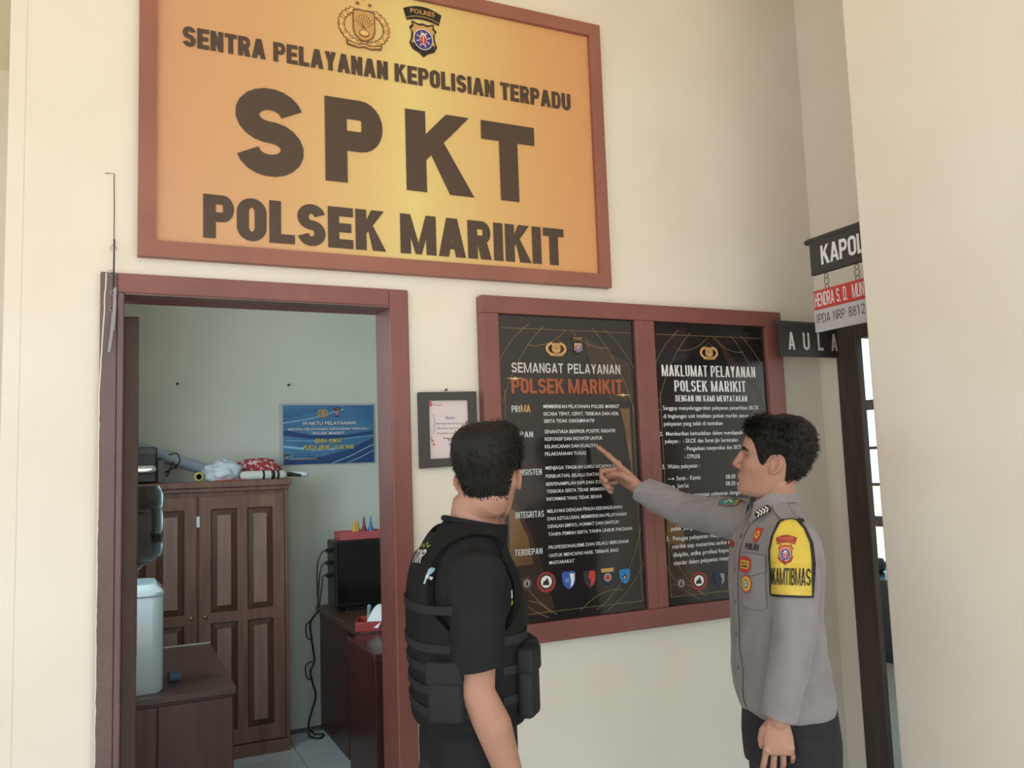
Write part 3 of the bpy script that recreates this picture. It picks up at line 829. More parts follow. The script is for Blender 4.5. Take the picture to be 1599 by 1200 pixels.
for t, a, b, z0, c in (
  ('1.  Sanggup menyelenggarakan pelayanan penerbitan SKCK', 1.7759, 2.2436, 1.7589, .0153), ('di lingkungan unit intelkam polsek marikit sesuai standar', 1.7973, 2.2582, 1.7293, .0153),
  ('pelayanan yang telah di tentukan', 1.7983, 2.0642, 1.7014, .0153), ('2.  Memberikan kemudahan dalam mendapatkan informasi', 1.7782, 2.259, 1.6651, .0152),
  ('pelayan :  - SKCK dan Surat ijin keramaian', 1.7991, 2.1326, 1.6379, .0152), ('- Pengaduan masyarakat dan SKTLK', 1.8818, 2.1654, 1.6098, .0153), ('- STPLKB', 1.8826, 1.951, 1.5801, .0153),
  ('3.  Waktu pelayanan :', 1.781, 1.9475, 1.546, .0162), ('Senin - Kamis', 1.840, 1.948, 1.5026, .0162), ('08.00 s/d', 2.0645, 2.14, 1.4998, .0168), ("Jum'at", 1.842, 1.8933, 1.4755, .0161), ('08.00 s/d', 2.0626, 2.138, 1.4745, .0167),
  ('4.  Memberi kecermatan pelayanan dengan catatan', 1.7845, 2.1983, 1.4407, .0161), ('terlambat', 1.8037, 1.90, 1.3544, .016), ('palak yang di', 1.8052, 1.92, 1.3243, .016),
  ('5.  Petugas pelayanan masyarakat di', 1.7835, 2.0938, 1.2886, .0159), ('marikit siap menerima sanksi admin', 1.8068, 2.1068, 1.2606, .0159), ('disiplin, etika profesi kepolisian', 1.8077, 2.1045, 1.2313, .0159), ('standar dalam pelayanan masyarakat', 1.8093, 2.1022, 1.2026, .0158)):
    F = Flat(); F.text(fit_text(t, a, b, z0, c, .011), LETW, 4)
    if t in ('Senin - Kamis', "Jum'at"):
        F.line([(1.803, z0 + .006), (1.825, z0 + .006)], .002, LETW, 4); F.poly([(1.823, z0 + .011), (1.832, z0 + .006), (1.823, z0 + .001)], LETW, 4)
    pprint_(P2, 'lettering', F)
for k, cx, cz, w_, h_ in (('dark', 1.8364, 1.1363, .05, .054), ('red', 1.9147, 1.1379, .075, .0714), ('navywhite', 2.0077, 1.1356, .0513, .0549), ('blackred', 2.09, 1.135, .05, .058), ('navy', 2.165, 1.134, .05, .058), ('cyan', 2.235, 1.132, .045, .052)):
    F = Flat(); unit_badge(F, k, cx, cz, w_, h_, 5); pprint_(P2, 'badge', F)

# ------------------------------------------------------------------ small framed certificate
cf = empty('framed_certificate', (.971, 0, 1.577)); tag(cf, 'small black picture frame with a pale pink certificate beside the door', 'picture frame')
DGREY = mat('charcoal_frame', (62, 58, 56), .4, bump=.1, bscale=80)
co = Vector(cf.location)
ou = [(.873, 1.577), (1.070, 1.583), (1.070, 1.823), (.873, 1.819)]; inn = [(.905, 1.606), (1.041, 1.609), (1.041, 1.795), (.905, 1.793)]
for i in range(4):
    j = (i + 1) % 4
    q = MB(); q.prism([(p[0] - co.x, p[1] - co.z) for p in (ou[i], ou[j], inn[j], inn[i])], 'y', -.022, -.0005); q.build('frame_rail', DGREY, cf)
q = MB(); q.prism([(p[0] - co.x, p[1] - co.z) for p in inn], 'y', -.012, -.0005)
pap = q.build('certificate_paper', mat('pale_pink_paper', (212, 202, 210), .35, (224, 202, 198), 9), cf)
GRT = mat('print_grey', (126, 112, 116), .5); PKR = mat('print_pink_red', (200, 108, 112), .5)
F = Flat(); F.text(fit_text('Butir', .9648, .9973, 1.7321, .0117, .0), GRT)
for t, a, b, z0 in (('Bahagia bersama kita', .9313, 1.0299, 1.7162), ('Bersabar seperti yang', .935, 1.0271, 1.7009), ('Kerjakan sebaiknya', .9346, 1.0233, 1.6848), ('Bersyukur', .9538, 1.0045, 1.6689)):
    F.text(fit_text(t, a, b, z0, .0067, .0), GRT)
F.disc(.913, 1.782, .006, .009, PKR); F.disc(.917, 1.664, .005, .004, PKR, 0, 8); F.disc(.921, 1.652, .005, .004, PKR, 0, 8); F.disc(.913, 1.672, .003, .003, PKR, 0, 8)
F.line([(.921, 1.748), (.926, 1.735), (.924, 1.715), (.926, 1.700), (.920, 1.685)], .0014, GRT)
F.text(fit_text('Pancasila', .922, .954, 1.777, .006), PKR)
F.build('lettering', pap, (-co.x, -.0122, -co.z), (1, 0, 0), (0, 0, 1), (0, -1, 0))
q = MB(); q.lathe([(.002, 0), (.002, -.01), (.004, -.011), (.004, -.013)], (0, 0, 0), 8, 'y'); nail = q.build('nail', WIRE, None, loc=(.969, -.0005, 1.8285))
tag(nail, 'tiny dark nail in the wall just above the small black picture frame', 'nail')

# ------------------------------------------------------------------ blade signs by the hall doorway
SB = mat('sign_black_paint', (58, 56, 56), .45, bump=.1, bscale=50)
au = empty('aula_sign', (2.588, -.111, 2.02)); tag(au, 'black blade sign reading AULA on the hall door frame', 'sign')
q = MB(); q.box(2.293 - 2.588, -.001, -.008, .008, 1.957 - 2.02, 2.085 - 2.02, .002); bd = q.build('board', SB, au)
q = MB(); q.tube([(2.276 - 2.588, 0, .066), (-.002, 0, .066)], .0095, 10); q.build('hanger_bar', SB, au)
for ch, a in (('A', 2.3315), ('U', 2.4065), ('L', 2.4815), ('A', 2.5515)):
    F = Flat()
    F.polys([[(a + p[0] - 2.588, 1.983 - 2.02 + p[1]) for p in g_] for g_ in glyph(ch, .033 if ch != 'L' else .029, .068, .0095, .0105)], LETW)
    F.build('lettering', bd, (0, -.0085, 0), (1, 0, 0), (0, 0, 1), (0, -1, 0))
ka = empty('kapolsek_sign', (2.2, -.649, 2.2)); tag(ka, 'black blade sign reading KAPOL with a hanging red and white name plate', 'sign')
Lk = lambda y: -.649 - y      # distance from the wall end
q = MB(); q.box(-.008, .008, 0, .252, 2.198 - 2.2, 2.325 - 2.2, .002); kb = q.build('board', SB, ka)
q = MB(); q.tube([(0, .001, .121), (0, .268, .121)], .011, 10); q.build('hanger_bar', SB, ka)
F = Flat(); F.polys(block_text('KAPOLSEK', .448 - .649 + .0, .448 - .649 + .30, 2.2256 - 2.2, .0665, .30, gap=.1, uk=.18), LETW)
for i in range(len(F.p)): pass
F2 = Flat()
for pts, mi_, ly in F.p:
    if all(p[0] < -.005 for p in pts): F2.poly(pts, LETW)
F2.build('lettering', kb, (-.0085, 0, 0), (0, -1, 0), (0, 0, 1), (-1, 0, 0))
# name plate: red over white, hung on wire rings
RED = mat('name_plate_red', (190, 62, 62), .4); WHT = mat('name_plate_white_shaded', (184, 182, 188), .35)  # white greyed down, shade on the plate put into the colour
q = MB(); q.box(-.004, .004, .006, .252, 2.076 - 2.2, 2.143 - 2.2, .001); npl = q.build('name_plate', RED, ka)
q = MB(); q.box(-.004, .004, .006, .255, 1.998 - 2.2, 2.0755 - 2.2, .001); npw = q.build('name_plate_lower', WHT, ka)
F = Flat(); F.polys([p for p in block_text('HENDRA S.D. MUNT', -.2465, -.02, 2.086 - 2.2, .047, .24, gap=.14, uk=.13)], LETW)
F.build('lettering', npl, (-.0043, 0, 0), (0, -1, 0), (0, 0, 1), (-1, 0, 0))
F = Flat(); F.polys([p for p in block_text('IPDA NRP 8812', -.2445, -.035, 2.028 - 2.2, .032, .17, gap=.2, uk=.1)], BLK)
F.build('lettering', npw, (-.0043, 0, 0), (0, -1, 0), (0, 0, 1), (-1, 0, 0))
for yy in (.192, .06):
    q = MB()
    for zc, r_ in ((2.187, .0085), (2.168, .0105), (2.150, .008)):
        q.tube([(0, yy + r_ * math.cos(a), zc - 2.2 + r_ * math.sin(a)) for a in [2 * PI * k / 16 for k in range(17)]], .0012, 5, round_ends=False)
    q.build('wire_ring', WIRE, ka)

# ------------------------------------------------------------------ hall seen through the right doorway
m = MB(); m.box(6.0, 6.1, -2, 1.9, 0, 3.4); m.box(6.0, 6.1, 3.7, 4.4, 0, 3.4); m.box(6.0, 6.1, 1.9, 3.7, 0, .60); m.box(6.0, 6.1, 1.9, 3.7, 2.9, 3.4)
struct('wall_hall_far', m, CREAM)
m = MB(); m.box(2.74, 6.1, 4.4, 4.5, 0, 3.4); struct('wall_hall_back', m, CREAM)
m = MB(); m.box(2.155, 6.1, -4.32, -4.201, 0, 3.75); struct('wall_hall_front', m, CREAM)  # unseen, added to shut sky light out of the hall and passage
m = MB(); m.box(2.73, 6.1, -4.2, 4.5, 3.4, 3.5); struct('ceiling_hall', m, CEIL)
wf = empty('window_2', (6.05, 2.8, .60)); wf['kind'] = 'structure'
WFR = mat('window_frame_brown', (118, 92, 96), .45)
def wbox(name, y0, y1, z0, z1, d=.03, mm=WFR):
    q = MB(); q.box(-d, d, y0 - 2.8, y1 - 2.8, z0 - .60, z1 - .60, .004 if mm is WFR else 0); return q.build(name, mm, wf)
zs = [.60, .99, 1.31, 1.63, 2.01, 2.9]
for z_ in zs: wbox('transom', 1.9, 3.7, z_ - (.045 if z_ in (.60, .99, 2.01) else .014), z_ + (.045 if z_ in (.60, .99, 2.01) else .014))
for y_ in (1.93, 2.30, 2.70, 3.30, 3.67): wbox('mullion', y_ - .03, y_ + .03, .63, 2.87, .025)
GLS = mat('pale_window_glass', (204, 238, 242), .05, trans=1.0, ior=1.02)
for i in range(len(zs) - 1):
    for a, b in ((1.96, 2.27), (2.33, 2.67), (2.73, 3.27), (3.33, 3.64)):
        wbox('pane', a, b, zs[i] + .046, zs[i + 1] - .046, .003, GLS)
DK = mat('dark_lacquer', (40, 38, 42), .3)
hs = empty('hall_cabinet', (5.55, 2.75, 0)); tag(hs, 'dark low cabinet under the hall window seen through the right doorway', 'cabinet')
q = MB(); q.box(-.25, .2, -.8, .8, 0, .62, .01); q.build('body', DK, hs)
for y_ in (-.4, .4):
    q = MB(); q.box(-.265, -.25, y_ - .37, y_ + .37, .05, .58, .006); dr = q.build('door', DK, hs)
    q = MB(); q.lathe([(.012, -.265), (.016, -.28), (.008, -.29)], (0, y_ + .3 * (1 if y_ < 0 else -1), .35), 10, 'x'); q.build('knob', mat('brass', (170, 140, 80), .3, metal=.8), dr)
pt = empty('printer', (5.5, 2.75, .6205)); tag(pt, 'dark grey office machine standing on the low cabinet in the hall', 'printer')
q = MB(); q.box(-.2, .18, -.28, .28, 0, .11, .02); q.build('body', DK, pt)
q = MB(); q.box(-.26, -.2, -.2, .2, .05, .065, .004); q.build('paper_tray', WHT, pt)

# ------------------------------------------------------------------ office furniture seen through the doorway
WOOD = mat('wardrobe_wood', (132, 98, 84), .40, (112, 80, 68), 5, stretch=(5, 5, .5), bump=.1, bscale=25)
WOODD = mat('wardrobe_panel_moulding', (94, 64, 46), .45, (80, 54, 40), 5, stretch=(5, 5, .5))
WOODP = mat('wardrobe_panel_sheen', (152, 122, 112), .34, (134, 104, 94), 5, stretch=(5, 5, .5))  # lighter than the frame: the panels' sheen is put into the colour
KNOB = mat('brass_knob', (190, 160, 110), .3, metal=.8)
wd = empty('wardrobe', (.426, 2.56, 0)); tag(wd, 'tall brown wooden two-door wardrobe against the office back wall', 'wardrobe')
# local: x from -.503 to .503, front face y = 0
q = MB(); q.box(-.503, .503, .022, .375, .0, 1.50, .004); q.build('body', WOOD, wd)
q = MB(); q.box(-.525, .522, -.03, .38, 1.515, 1.552, .006); q.build('top', WOOD, wd)
q = MB(); q.box(-.51, .508, -.012, .37, 1.492, 1.515, .004); q.build('cornice', WOOD, wd)
q = MB(); q.box(-.503, .503, -.006, .03, .0, .07, .003); q.build('plinth', WOOD, wd)
q = MB(); q.box(.482, .503, 0, .022, .07, 1.492, .002); q.build('side_stile', WOOD, wd)
q = MB(); q.box(-.503, -.482, 0, .022, .07, 1.492, .002); q.build('side_stile', WOOD, wd)
for s_ in (-1, 1):
    xs = sorted((s_ * .006, s_ * .479))
    d = MB()
    zz = (.075, 1.468)
    st = .065
    xa, xb = xs
    xm = (xa + xb) / 2
    # frame of the door: stiles and rails, panels set in
    d.box(xa, xa + st, 0, .022, zz[0], zz[1], .003); d.box(xb - st, xb, 0, .022, zz[0], zz[1], .003)
    d.box(xm - .028, xm + .028, .0, .0218, zz[0] + .05, zz[1] - .05, .003)
    for z0, z1 in ((zz[0], zz[0] + .085), (.755, .815), (zz[1] - .075, zz[1])):
        d.box(xa + st - .004, xb - st + .004, 0.0005, .0216, z0, z1, .003)
    dr = d.build('door', WOOD, wd)
    for a, b in ((xa + st, xm - .028), (xm + .028, xb - st)):
        for z0, z1 in ((zz[0] + .085, .755), (.815, zz[1] - .075)):
            q = MB()
            # sloping moulding around a raised field
            e = .034
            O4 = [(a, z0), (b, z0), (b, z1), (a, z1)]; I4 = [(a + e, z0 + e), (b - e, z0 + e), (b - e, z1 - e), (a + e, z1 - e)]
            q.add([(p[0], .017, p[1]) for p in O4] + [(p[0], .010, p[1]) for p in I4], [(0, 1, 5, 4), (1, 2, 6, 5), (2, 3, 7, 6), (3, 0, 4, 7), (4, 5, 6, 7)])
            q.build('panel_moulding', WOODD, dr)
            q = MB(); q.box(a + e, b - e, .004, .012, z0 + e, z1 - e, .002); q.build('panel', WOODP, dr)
    q = MB(); q.lathe([(.005, 0), (.005, -.008), (.010, -.014), (.009, -.021), (.004, -.023)], (s_ * .036, 0, .80), 12, 'y'); q.build('knob', KNOB, dr, True)
q = MB(); q.box(-.008, .011, -.007, -.0005, 1.295, 1.358, .002); q.build('hasp', mat('zinc', (190, 196, 200), .35, metal=.7), wd)
q = MB(); q.box(-.0055, .0055, .004, .0215, .075, 1.468); q.build('centre_strip', WOODD, wd)

TOPZ = 1.5525
# things on the wardrobe
pj = empty('speaker_box', (.10, 2.66, TOPZ)); tag(pj, 'black boxy appliance with a chrome bar on the wardrobe top', 'appliance')
BP = mat('black_plastic', (26, 26, 28), .3)
CH = mat('chrome', (210, 214, 216), .12, metal=1.0)
q = MB(); q.box(-.15, .115, -.06, .16, 0, .205, .012); q.build('body', BP, pj)
q = MB(); q.tube([(-.14, -.066, .078), (.085, -.066, .078)], .026, 14, .4, (0, 1, 0)); q.build('chrome_bar', CH, pj, True)
q = MB(); q.box(-.14, .108, -.068, -.058, .16, .2, .004); q.build('top_band', mat('grey_plastic', (92, 90, 90), .4), pj)
q = MB(); q.box(.116, .155, -.03, .08, 0, .13, .004); q.build('terminal', mat('grey_plastic', (92, 90, 90), .4), pj)
q = MB(); q.box(.1555, .158, .0, .02, .075, .095, .001); q.build('label_tag', WHT, pj)
q = MB(); q.tube(cr([(.16, .03, .06), (.21, .0, .09), (.235, -.02, .12), (.22, -.02, .165), (.18, .02, .16)]), .004, 6); q.tube([(.17, .02, .04), (.2, .02, .12), (.215, .0, .08)], .006, 6); q.build('cable', WIRE, pj)

BLU = mat('pale_blue_roll', (176, 190, 206), .5, (160, 176, 196), 4)
rl = MB(); rl.tube([(.0, 0, 0), (.23, 0, -.085), (.46, 0, -.17)], [.036, .034, .03], 14); rl = rl.build('paper_roll', BLU, None, True, loc=(.11, 2.875, 1.765)); tag(rl, 'long pale blue banner roll slanting down along the wall on the wardrobe', 'roll')

PLB = mat('white_plastic_bag', (214, 224, 230), .3, (196, 208, 216), 12, bump=.5, bscale=22)
def lump(name, c, r, m_, label, cat, seed, amp=.3, freq=3.0, parent=None, seg=36, rg=22):
    q = MB(); q.ellipsoid((0, 0, 0), (1, 1, 1), seg, rg)
    vs = []
    for p in q.v:
        p = Vector(p)
        k = 1 + amp * noise.fractal(p * freq + Vector((seed, seed * .7, 0)), 1.0, 2.0, 3)
        z = p.z * k * r[2]
        vs.append((p.x * k * r[0], p.y * k * r[1], max(z, -r[2] * .72)))
    mn = min(v[2] for v in vs)
    q.v = [(v[0], v[1], v[2] - mn) for v in vs]
    o = q.build(name, m_, parent, True, loc=c)
    if parent is None: tag(o, label, cat)
    return o
lump('plastic_bag', (.565, 2.60, TOPZ), (.105, .07, .068), PLB, 'crumpled white plastic bag on the wardrobe top', 'bag', 3, .35, 2.2)
RW = mat('red_white_wrapping', (176, 52, 66), .35, (226, 200, 204), 38, lo=.52, hi=.60)
lump('wrapped_parcel', (.77, 2.76, TOPZ), (.15, .075, .075), RW, 'red parcel with a white speckled wrapping behind the rolled newspaper', 'parcel', 9, .25, 2.0)
NEWS = mat('newsprint', (206, 206, 200), .6)
nr = empty('newspaper_roll', (.80, 2.565, TOPZ)); tag(nr, 'rolled newspaper with black print at the wardrobe front edge', 'newspaper')
q = MB(); q.tube([(-.12, 0, .026), (.0, .002, .026), (.10, .004, .025)], .026, 16); q.build('roll', NEWS, nr, True)
for x_, w_ in ((-.02, .012), (.03, .022), (.062, .014)):
    q = MB(); q.tube([(x_, .001, .026), (x_ + w_, .002, .026)], .0264, 16, round_ends=False); q.build('print_band', mat('print_black', (38, 32, 30), .5), nr, True)
fs_ = empty('folded_sheet', (.935, 2.645, TOPZ)); tag(fs_, 'dark and white folded sheet sticking out past the wardrobe corner', 'paper')
q = MB(); q.tube([(-.05, 0, .03), (.02, -.02, .026), (.07, -.045, .018)], [.022, .024, .016], 12, .55, (0, 0, 1)); q.build('dark_fold', mat('print_charcoal', (52, 46, 46), .5), fs_, True)
q = MB(); q.tube([(.02, -.0, .030), (.07, -.03, .024), (.105, -.045, .022)], [.018, .022, .02], 12, .8, (0, 0, 1)); q.build('white_fold', PLB, fs_, True)
rb = MB(); rb.box(-.075, .075, -.02, .02, 0, .006, .002); rb = rb.build('red_strip', mat('red_plastic_strip', (196, 84, 70), .4), None, loc=(.60, 2.55, TOPZ)); tag(rb, 'thin red strip lying under the white plastic bag', 'strip')
tp = MB()
rr_ = [(.016, -.008), (.028, -.008), (.028, .008), (.016, .008), (.016, -.008)]
tp.lathe(rr_, (0, 0, .028), 20, 'y'); tp = tp.build('tape_roll', mat('yellow_tape', (196, 190, 96), .4), None, True, loc=(.435, 2.60, TOPZ)); tag(tp, 'small yellowish tape roll standing beside the white plastic bag', 'tape')

# low cupboard with the water dispenser
lc = empty('low_cupboard', (.15, 1.0, 0)); tag(lc, 'low brown wooden cupboard inside the doorway under the water dispenser', 'cupboard')
LW = mat('low_cupboard_wood', (92, 60, 52), .38, (76, 48, 42), 4, stretch=(5, 5, .6), bump=.12, bscale=20)
LT = mat('low_cupboard_top', (84, 64, 56), .3, (70, 52, 46), 5, stretch=(.6, 5, 5))
q = MB(); q.box(-.275, .28, .01, .99, 0, .725, .003); q.build('body', LW, lc)
q = MB(); q.box(-.285, .29, 0, 1.01, .725, .75, .003); q.build('top', LT, lc)
for a, b in ((-.27, -.0), (.005, .275)):
    q = MB(); q.box(a, b, -.006, .0095, .06, .715, .003); dd = q.build('door', LW, lc)
    q = MB(); q.lathe([(.004, -.006), (.009, -.016), (.007, -.022)], ((b - .03 if a < -.1 else a + .03), 0, .45), 10, 'y'); q.build('knob', KNOB, dd)
q = MB(); q.box(-.08, .288, .995, 1.012, .7505, .756, .001); q.build('edge_strip', mat('pale_edge', (176, 168, 160), .4), lc)
# dispenser
dp = empty('water_dispenser', (.065, 1.06, .7505)); tag(dp, 'white rounded table-top water dispenser on the low cupboard', 'water dispenser')
WP = mat('white_plastic', (186, 200, 206), .22, coat=.3)
q = MB()
def rrect(cx, cy, hx, hy, r, z, n=6):
    out = []
    for (sx_, sy_, a0) in ((1, 1, 0), (-1, 1, 90), (-1, -1, 180), (1, -1, 270)):
        for k in range(n + 1):
            a = math.radians(a0 + 90 * k / n)
            out.append((cx + sx_ * (hx - r) + r * math.cos(a), cy + sy_ * (hy - r) + r * math.sin(a), z))
    return out
q.rings([rrect(0, .16, .105, .15, .04, 0), rrect(0, .16, .113, .155, .045, .01), rrect(0, .16, .113, .155, .045, .36), rrect(0, .16, .110, .15, .05, .375), rrect(0, .16, .09, .13, .05, .402), rrect(0, .16, .06, .10, .05, .410)])
q.build('body', WP, dp, 40)
q = MB(); q.rings([rrect(0, .16, .108, .150, .045, .366), rrect(0, .16, .1165, .158, .048, .372), rrect(0, .16, .1155, .157, .048, .384), rrect(0, .16, .09, .135, .05, .413), rrect(0, .16, .085, .13, .05, .413)])
q.build('lid', WP, dp, 40)
q = MB(); q.box(-.075, .075, .312, .322, .04, .33, .01); q.build('front_panel', mat('white_plastic_matt', (200, 212, 218), .4), dp)
for x_ in (-.035, .035):
    q = MB(); q.tube([(x_, .32, .27), (x_, .35, .27), (x_, .355, .245)], .009, 8); q.build('tap', mat('blue_tap', (70, 100, 170), .4) if x_ > 0 else mat('red_tap', (180, 60, 60), .4), dp)
bt = MB()
bt.lathe([(.028, -.012), (.030, .02), (.06, .05), (.125, .085), (.135, .10), (.135, .17), (.130, .18), (.135, .19), (.135, .27), (.130, .28), (.135, .29), (.135, .34), (.120, .37), (.03, .372)], (0, 0, 0), 32)
GAL = mat('clear_blue_bottle', (170, 190, 192), .06, trans=1.0, ior=1.06)
bt = bt.build('water_bottle', GAL, None, 50, loc=(.045, 1.22, 1.176)); tag(bt, 'clear upturned water gallon on top of the dispenser', 'bottle')
sc_ = MB(); sc_.box(-.02, .03, -.04, .04, 0, .03, .008); sc_ = sc_.build('cleaning_cloth', mat('blue_cloth', (84, 96, 124), .8, bump=.5, bscale=60), None, loc=(.225, 1.28, .7505)); tag(sc_, 'small folded blue cloth beside the water dispenser', 'cloth')

# blue service-hours poster
bp = empty('service_hours_poster', (1.26, 2.9425, 1.634)); tag(bp, 'blue printed service-hours poster on the office back wall', 'poster')
BB1 = mat('print_sky_blue', (88, 140, 178), .45, (60, 106, 156), 2.2, stretch=(1, 1, 3)); BB2 = mat('print_deep_blue', (44, 74, 126), .45)
bo = Vector(bp.location)
q = MB(); q.box(-.313, .309, -.010, 0, 0, .398, .001); q.build('backing_board', WHT, bp)
q = MB(); q.box(-.292, .303, -.0112, -.0100, .004, .385); q.build('print_sheet', BB1, bp)
F = Flat()
F.poly([(-.29, .225), (-.1, .19), (.1, .188), (.30, .215), (.30, .18), (.1, .165), (-.1, .165), (-.29, .19)], BB2, 0)
F.poly([(-.29, .03), (-.05, .05), (.12, .09), (.30, .17), (.30, .005), (-.29, .005)], BB2, 0)
LBL = mat('print_pale_blue', (150, 196, 226), .45)
F.line([(.02, .006), (.14, .05), (.30, .125)], .005, LBL, 1); F.line([(.12, .006), (.22, .045), (.30, .085)], .004, LBL, 1); F.line([(-.28, .16), (-.05, .15), (.3, .185)], .004, LBL, 1)
F.line([(-.29, .27), (-.1, .30), (.1, .36)], .006, LBL, 0); F.line([(-.29, .12), (-.1, .095), (.08, .1)], .014, LBL, 0)
F.build('printed_wave', bp, (0, -.0113, 0), (1, 0, 0), (0, 0, 1), (0, -1, 0))
YEL = mat('print_yellow', (222, 206, 70), .5)
for t, a, b, z0, c, mm in (('WAKTU PELAYANAN', 1.0893, 1.4395, 1.8908, .022, LETW), ('SENTRA PELAYANAN KEPOLISIAN TERPADU', 1.0005, 1.5265, 1.8557, .0157, LETW), ('POLSEK MARIKIT', 1.1584, 1.3656, 1.8268, .0176, LETW), ("SENIN - JUM'AT", 1.1709, 1.3489, 1.7731, .0286, YEL), ('PUKUL 08.00 - 15.00 WIB', 1.0962, 1.4231, 1.7317, .0262, YEL)):
    F = Flat()
    F.text(fit_text(t, a + .003 - bo.x, b + .003 - bo.x, z0 - bo.z - .003, c, .07), BB2, 2)
    F.text(fit_text(t, a - bo.x, b - bo.x, z0 - bo.z, c, .02), mm, 3)
    F.build('lettering', bp, (0, -.0113, 0), (1, 0, 0), (0, 0, 1), (0, -1, 0))
F = Flat(); gold_crest(F, 1.224 - bo.x, 1.968 - bo.z, .072, .062); F.build('emblem', bp, (0, -.0113, 0), (1, 0, 0), (0, 0, 1), (0, -1, 0))
F = Flat(); region_patch(F, 1.316 - bo.x, 1.972 - bo.z, .05, .068); F.build('emblem', bp, (0, -.0113, 0), (1, 0, 0), (0, 0, 1), (0, -1, 0))
F = Flat(); region_patch(F, .99 - bo.x, 1.685 - bo.z, .035, .045)
for z_, a, b in ((1.703, 1.03, 1.14), (1.688, 1.03, 1.17), (1.672, 1.03, 1.18)): F.line([(a - bo.x, z_ - bo.z), (b - bo.x, z_ - bo.z)], .005, BB2 if z_ > 1.68 else mat('print_gold', (200, 156, 96), .45), 2)
F.build('lettering', bp, (0, -.0113, 0), (1, 0, 0), (0, 0, 1), (0, -1, 0))

# desk with a computer screen seen from behind
DKW = mat('dark_desk_wood', (74, 40, 34), .35, (58, 32, 28), 5, stretch=(4, 4, .6))
DKT = mat('dark_desk_top', (86, 64, 54), .35, (70, 52, 44), 5, stretch=(4, .8, 4))
ds = empty('office_desk', (1.60, 2.30, 0)); tag(ds, 'dark wooden office desk against the back wall right of the wardrobe', 'desk')
q = MB(); q.box(-.44, .55, -.48, .62, .71, .745, .004); q.build('desktop', DKT, ds)
q = MB(); q.box(-.42, -.39, -.10, .60, 0, .71, .003); q.build('side_panel', DKW, ds)
q = MB(); q.box(.50, .53, -.48, .60, 0, .71, .003); q.build('side_panel', DKW, ds)
q = MB(); q.box(-.39, .50, .40, .42, .2, .71, .002); q.build('back_panel', DKW, ds)
cpu = empty('monitor', (1.385, 2.66, .7455)); tag(cpu, 'bulky black monitor on the office desk under the pink tray', 'monitor')
q = MB(); q.box(-.185, .20, -.10, .10, .02, .42, .012); q.build('casing', BP, cpu)
q = MB(); q.box(-.165, .18, -.106, -.0995, .05, .39, .003); q.build('screen', mat('dark_screen', (18, 18, 20), .15, coat=.3), cpu)
q = MB(); q.box(-.12, .13, -.09, .09, 0, .02, .004); q.build('stand', BP, cpu)
for z_ in (.36, .285, .21):
    q = MB(); q.box(-.215, -.1855, -.02, .02, z_ - .012, z_ + .012, .004); q.build('plug', BP, cpu)
for k, z_ in enumerate((.36, .285, .21)):
    q = MB(); q.tube(cr([(-.21, 0, z_), (-.235, 0, z_ - .005), (-.262 + .01 * k, 0, z_ - .06), (-.268 + .008 * k, .01, z_ - .15), (-.262, .02, .02)]), .0045, 6); q.build('cable', WIRE, cpu)
cab = empty('cable_bundle', (1.135, 2.72, 0)); tag(cab, 'black power cables hanging down the back wall beside the desk', 'cable')
q = MB(); q.tube(cr([(.0, 0, .74), (-.03, .1, .66), (-.02, .12, .55), (-.005, .12, .42), (-.03, .12, .36), (-.015, .12, .28), (.0, .12, .20), (-.05, .10, .05), (-.03, .05, .01)]), .006, 6); q.build('power_cable', WIRE, cab)
q = MB(); q.tube(cr([(-.025, .11, .67), (-.055, .11, .64), (-.05, .11, .57), (-.02, .11, .55)]), .004, 6); q.build('cable_loop', WIRE, cab)
q = MB(); q.tube(cr([(-.02, .11, .42), (-.06, .11, .40), (-.055, .11, .33), (-.02, .11, .31)]), .004, 6); q.build('cable_loop', WIRE, cab)
q = MB(); q.tube(cr([(-.05, .10, .01), (-.06, .0, .008), (-.02, -.06, .008), (.02, .0, .008), (-.03, .03, .008)]), .006, 6); q.build('cable_coil', WIRE, cab)
PNK = mat('pink_plastic_tray', (190, 92, 96), .45)
ty = empty('plastic_tray', (1.375, 2.66, 1.166)); tag(ty, 'shallow pink plastic tray on top of the black monitor', 'tray')
q = MB(); q.box(-.13, .13, -.075, .075, 0, .005); q.build('base', PNK, ty)
for n_, bx_ in (('side', (-.135, .135, -.08, -.075)), ('side', (-.135, .135, .075, .08)), ('side', (-.135, -.13, -.075, .075)), ('side', (.13, .135, -.075, .075))):
    q = MB(); q.box(bx_[0], bx_[1], bx_[2], bx_[3], 0, .048, .001); q.build(n_, PNK, ty)
for x_, c_, nm in ((1.345, (214, 178, 60), 'yellow'), (1.362, (206, 160, 50), 'amber'), (1.405, (120, 50, 62), 'dark red'), (1.448, (40, 130, 190), 'blue')):
    h_ = .03 if nm in ('yellow', 'amber') else .05
    ib = empty('ink_bottle', (x_, 2.64, 1.1715)); tag(ib, 'small %s ink bottle with a pointed cap in the pink tray' % nm, 'bottle', 'ink bottles in the pink tray')
    mm = mat('ink_' + nm.replace(' ', '_'), c_, .3)
    q = MB(); q.lathe([(.014, 0), (.016, .004), (.016, .055), (.012, .062)], (0, 0, 0), 14); q.build('body', mm, ib, 40)
    q = MB(); q.lathe([(.012, .062), (.010, .072), (.003, .08 + h_)], (0, 0, 0), 12); q.build('cap', mm, ib, 40)
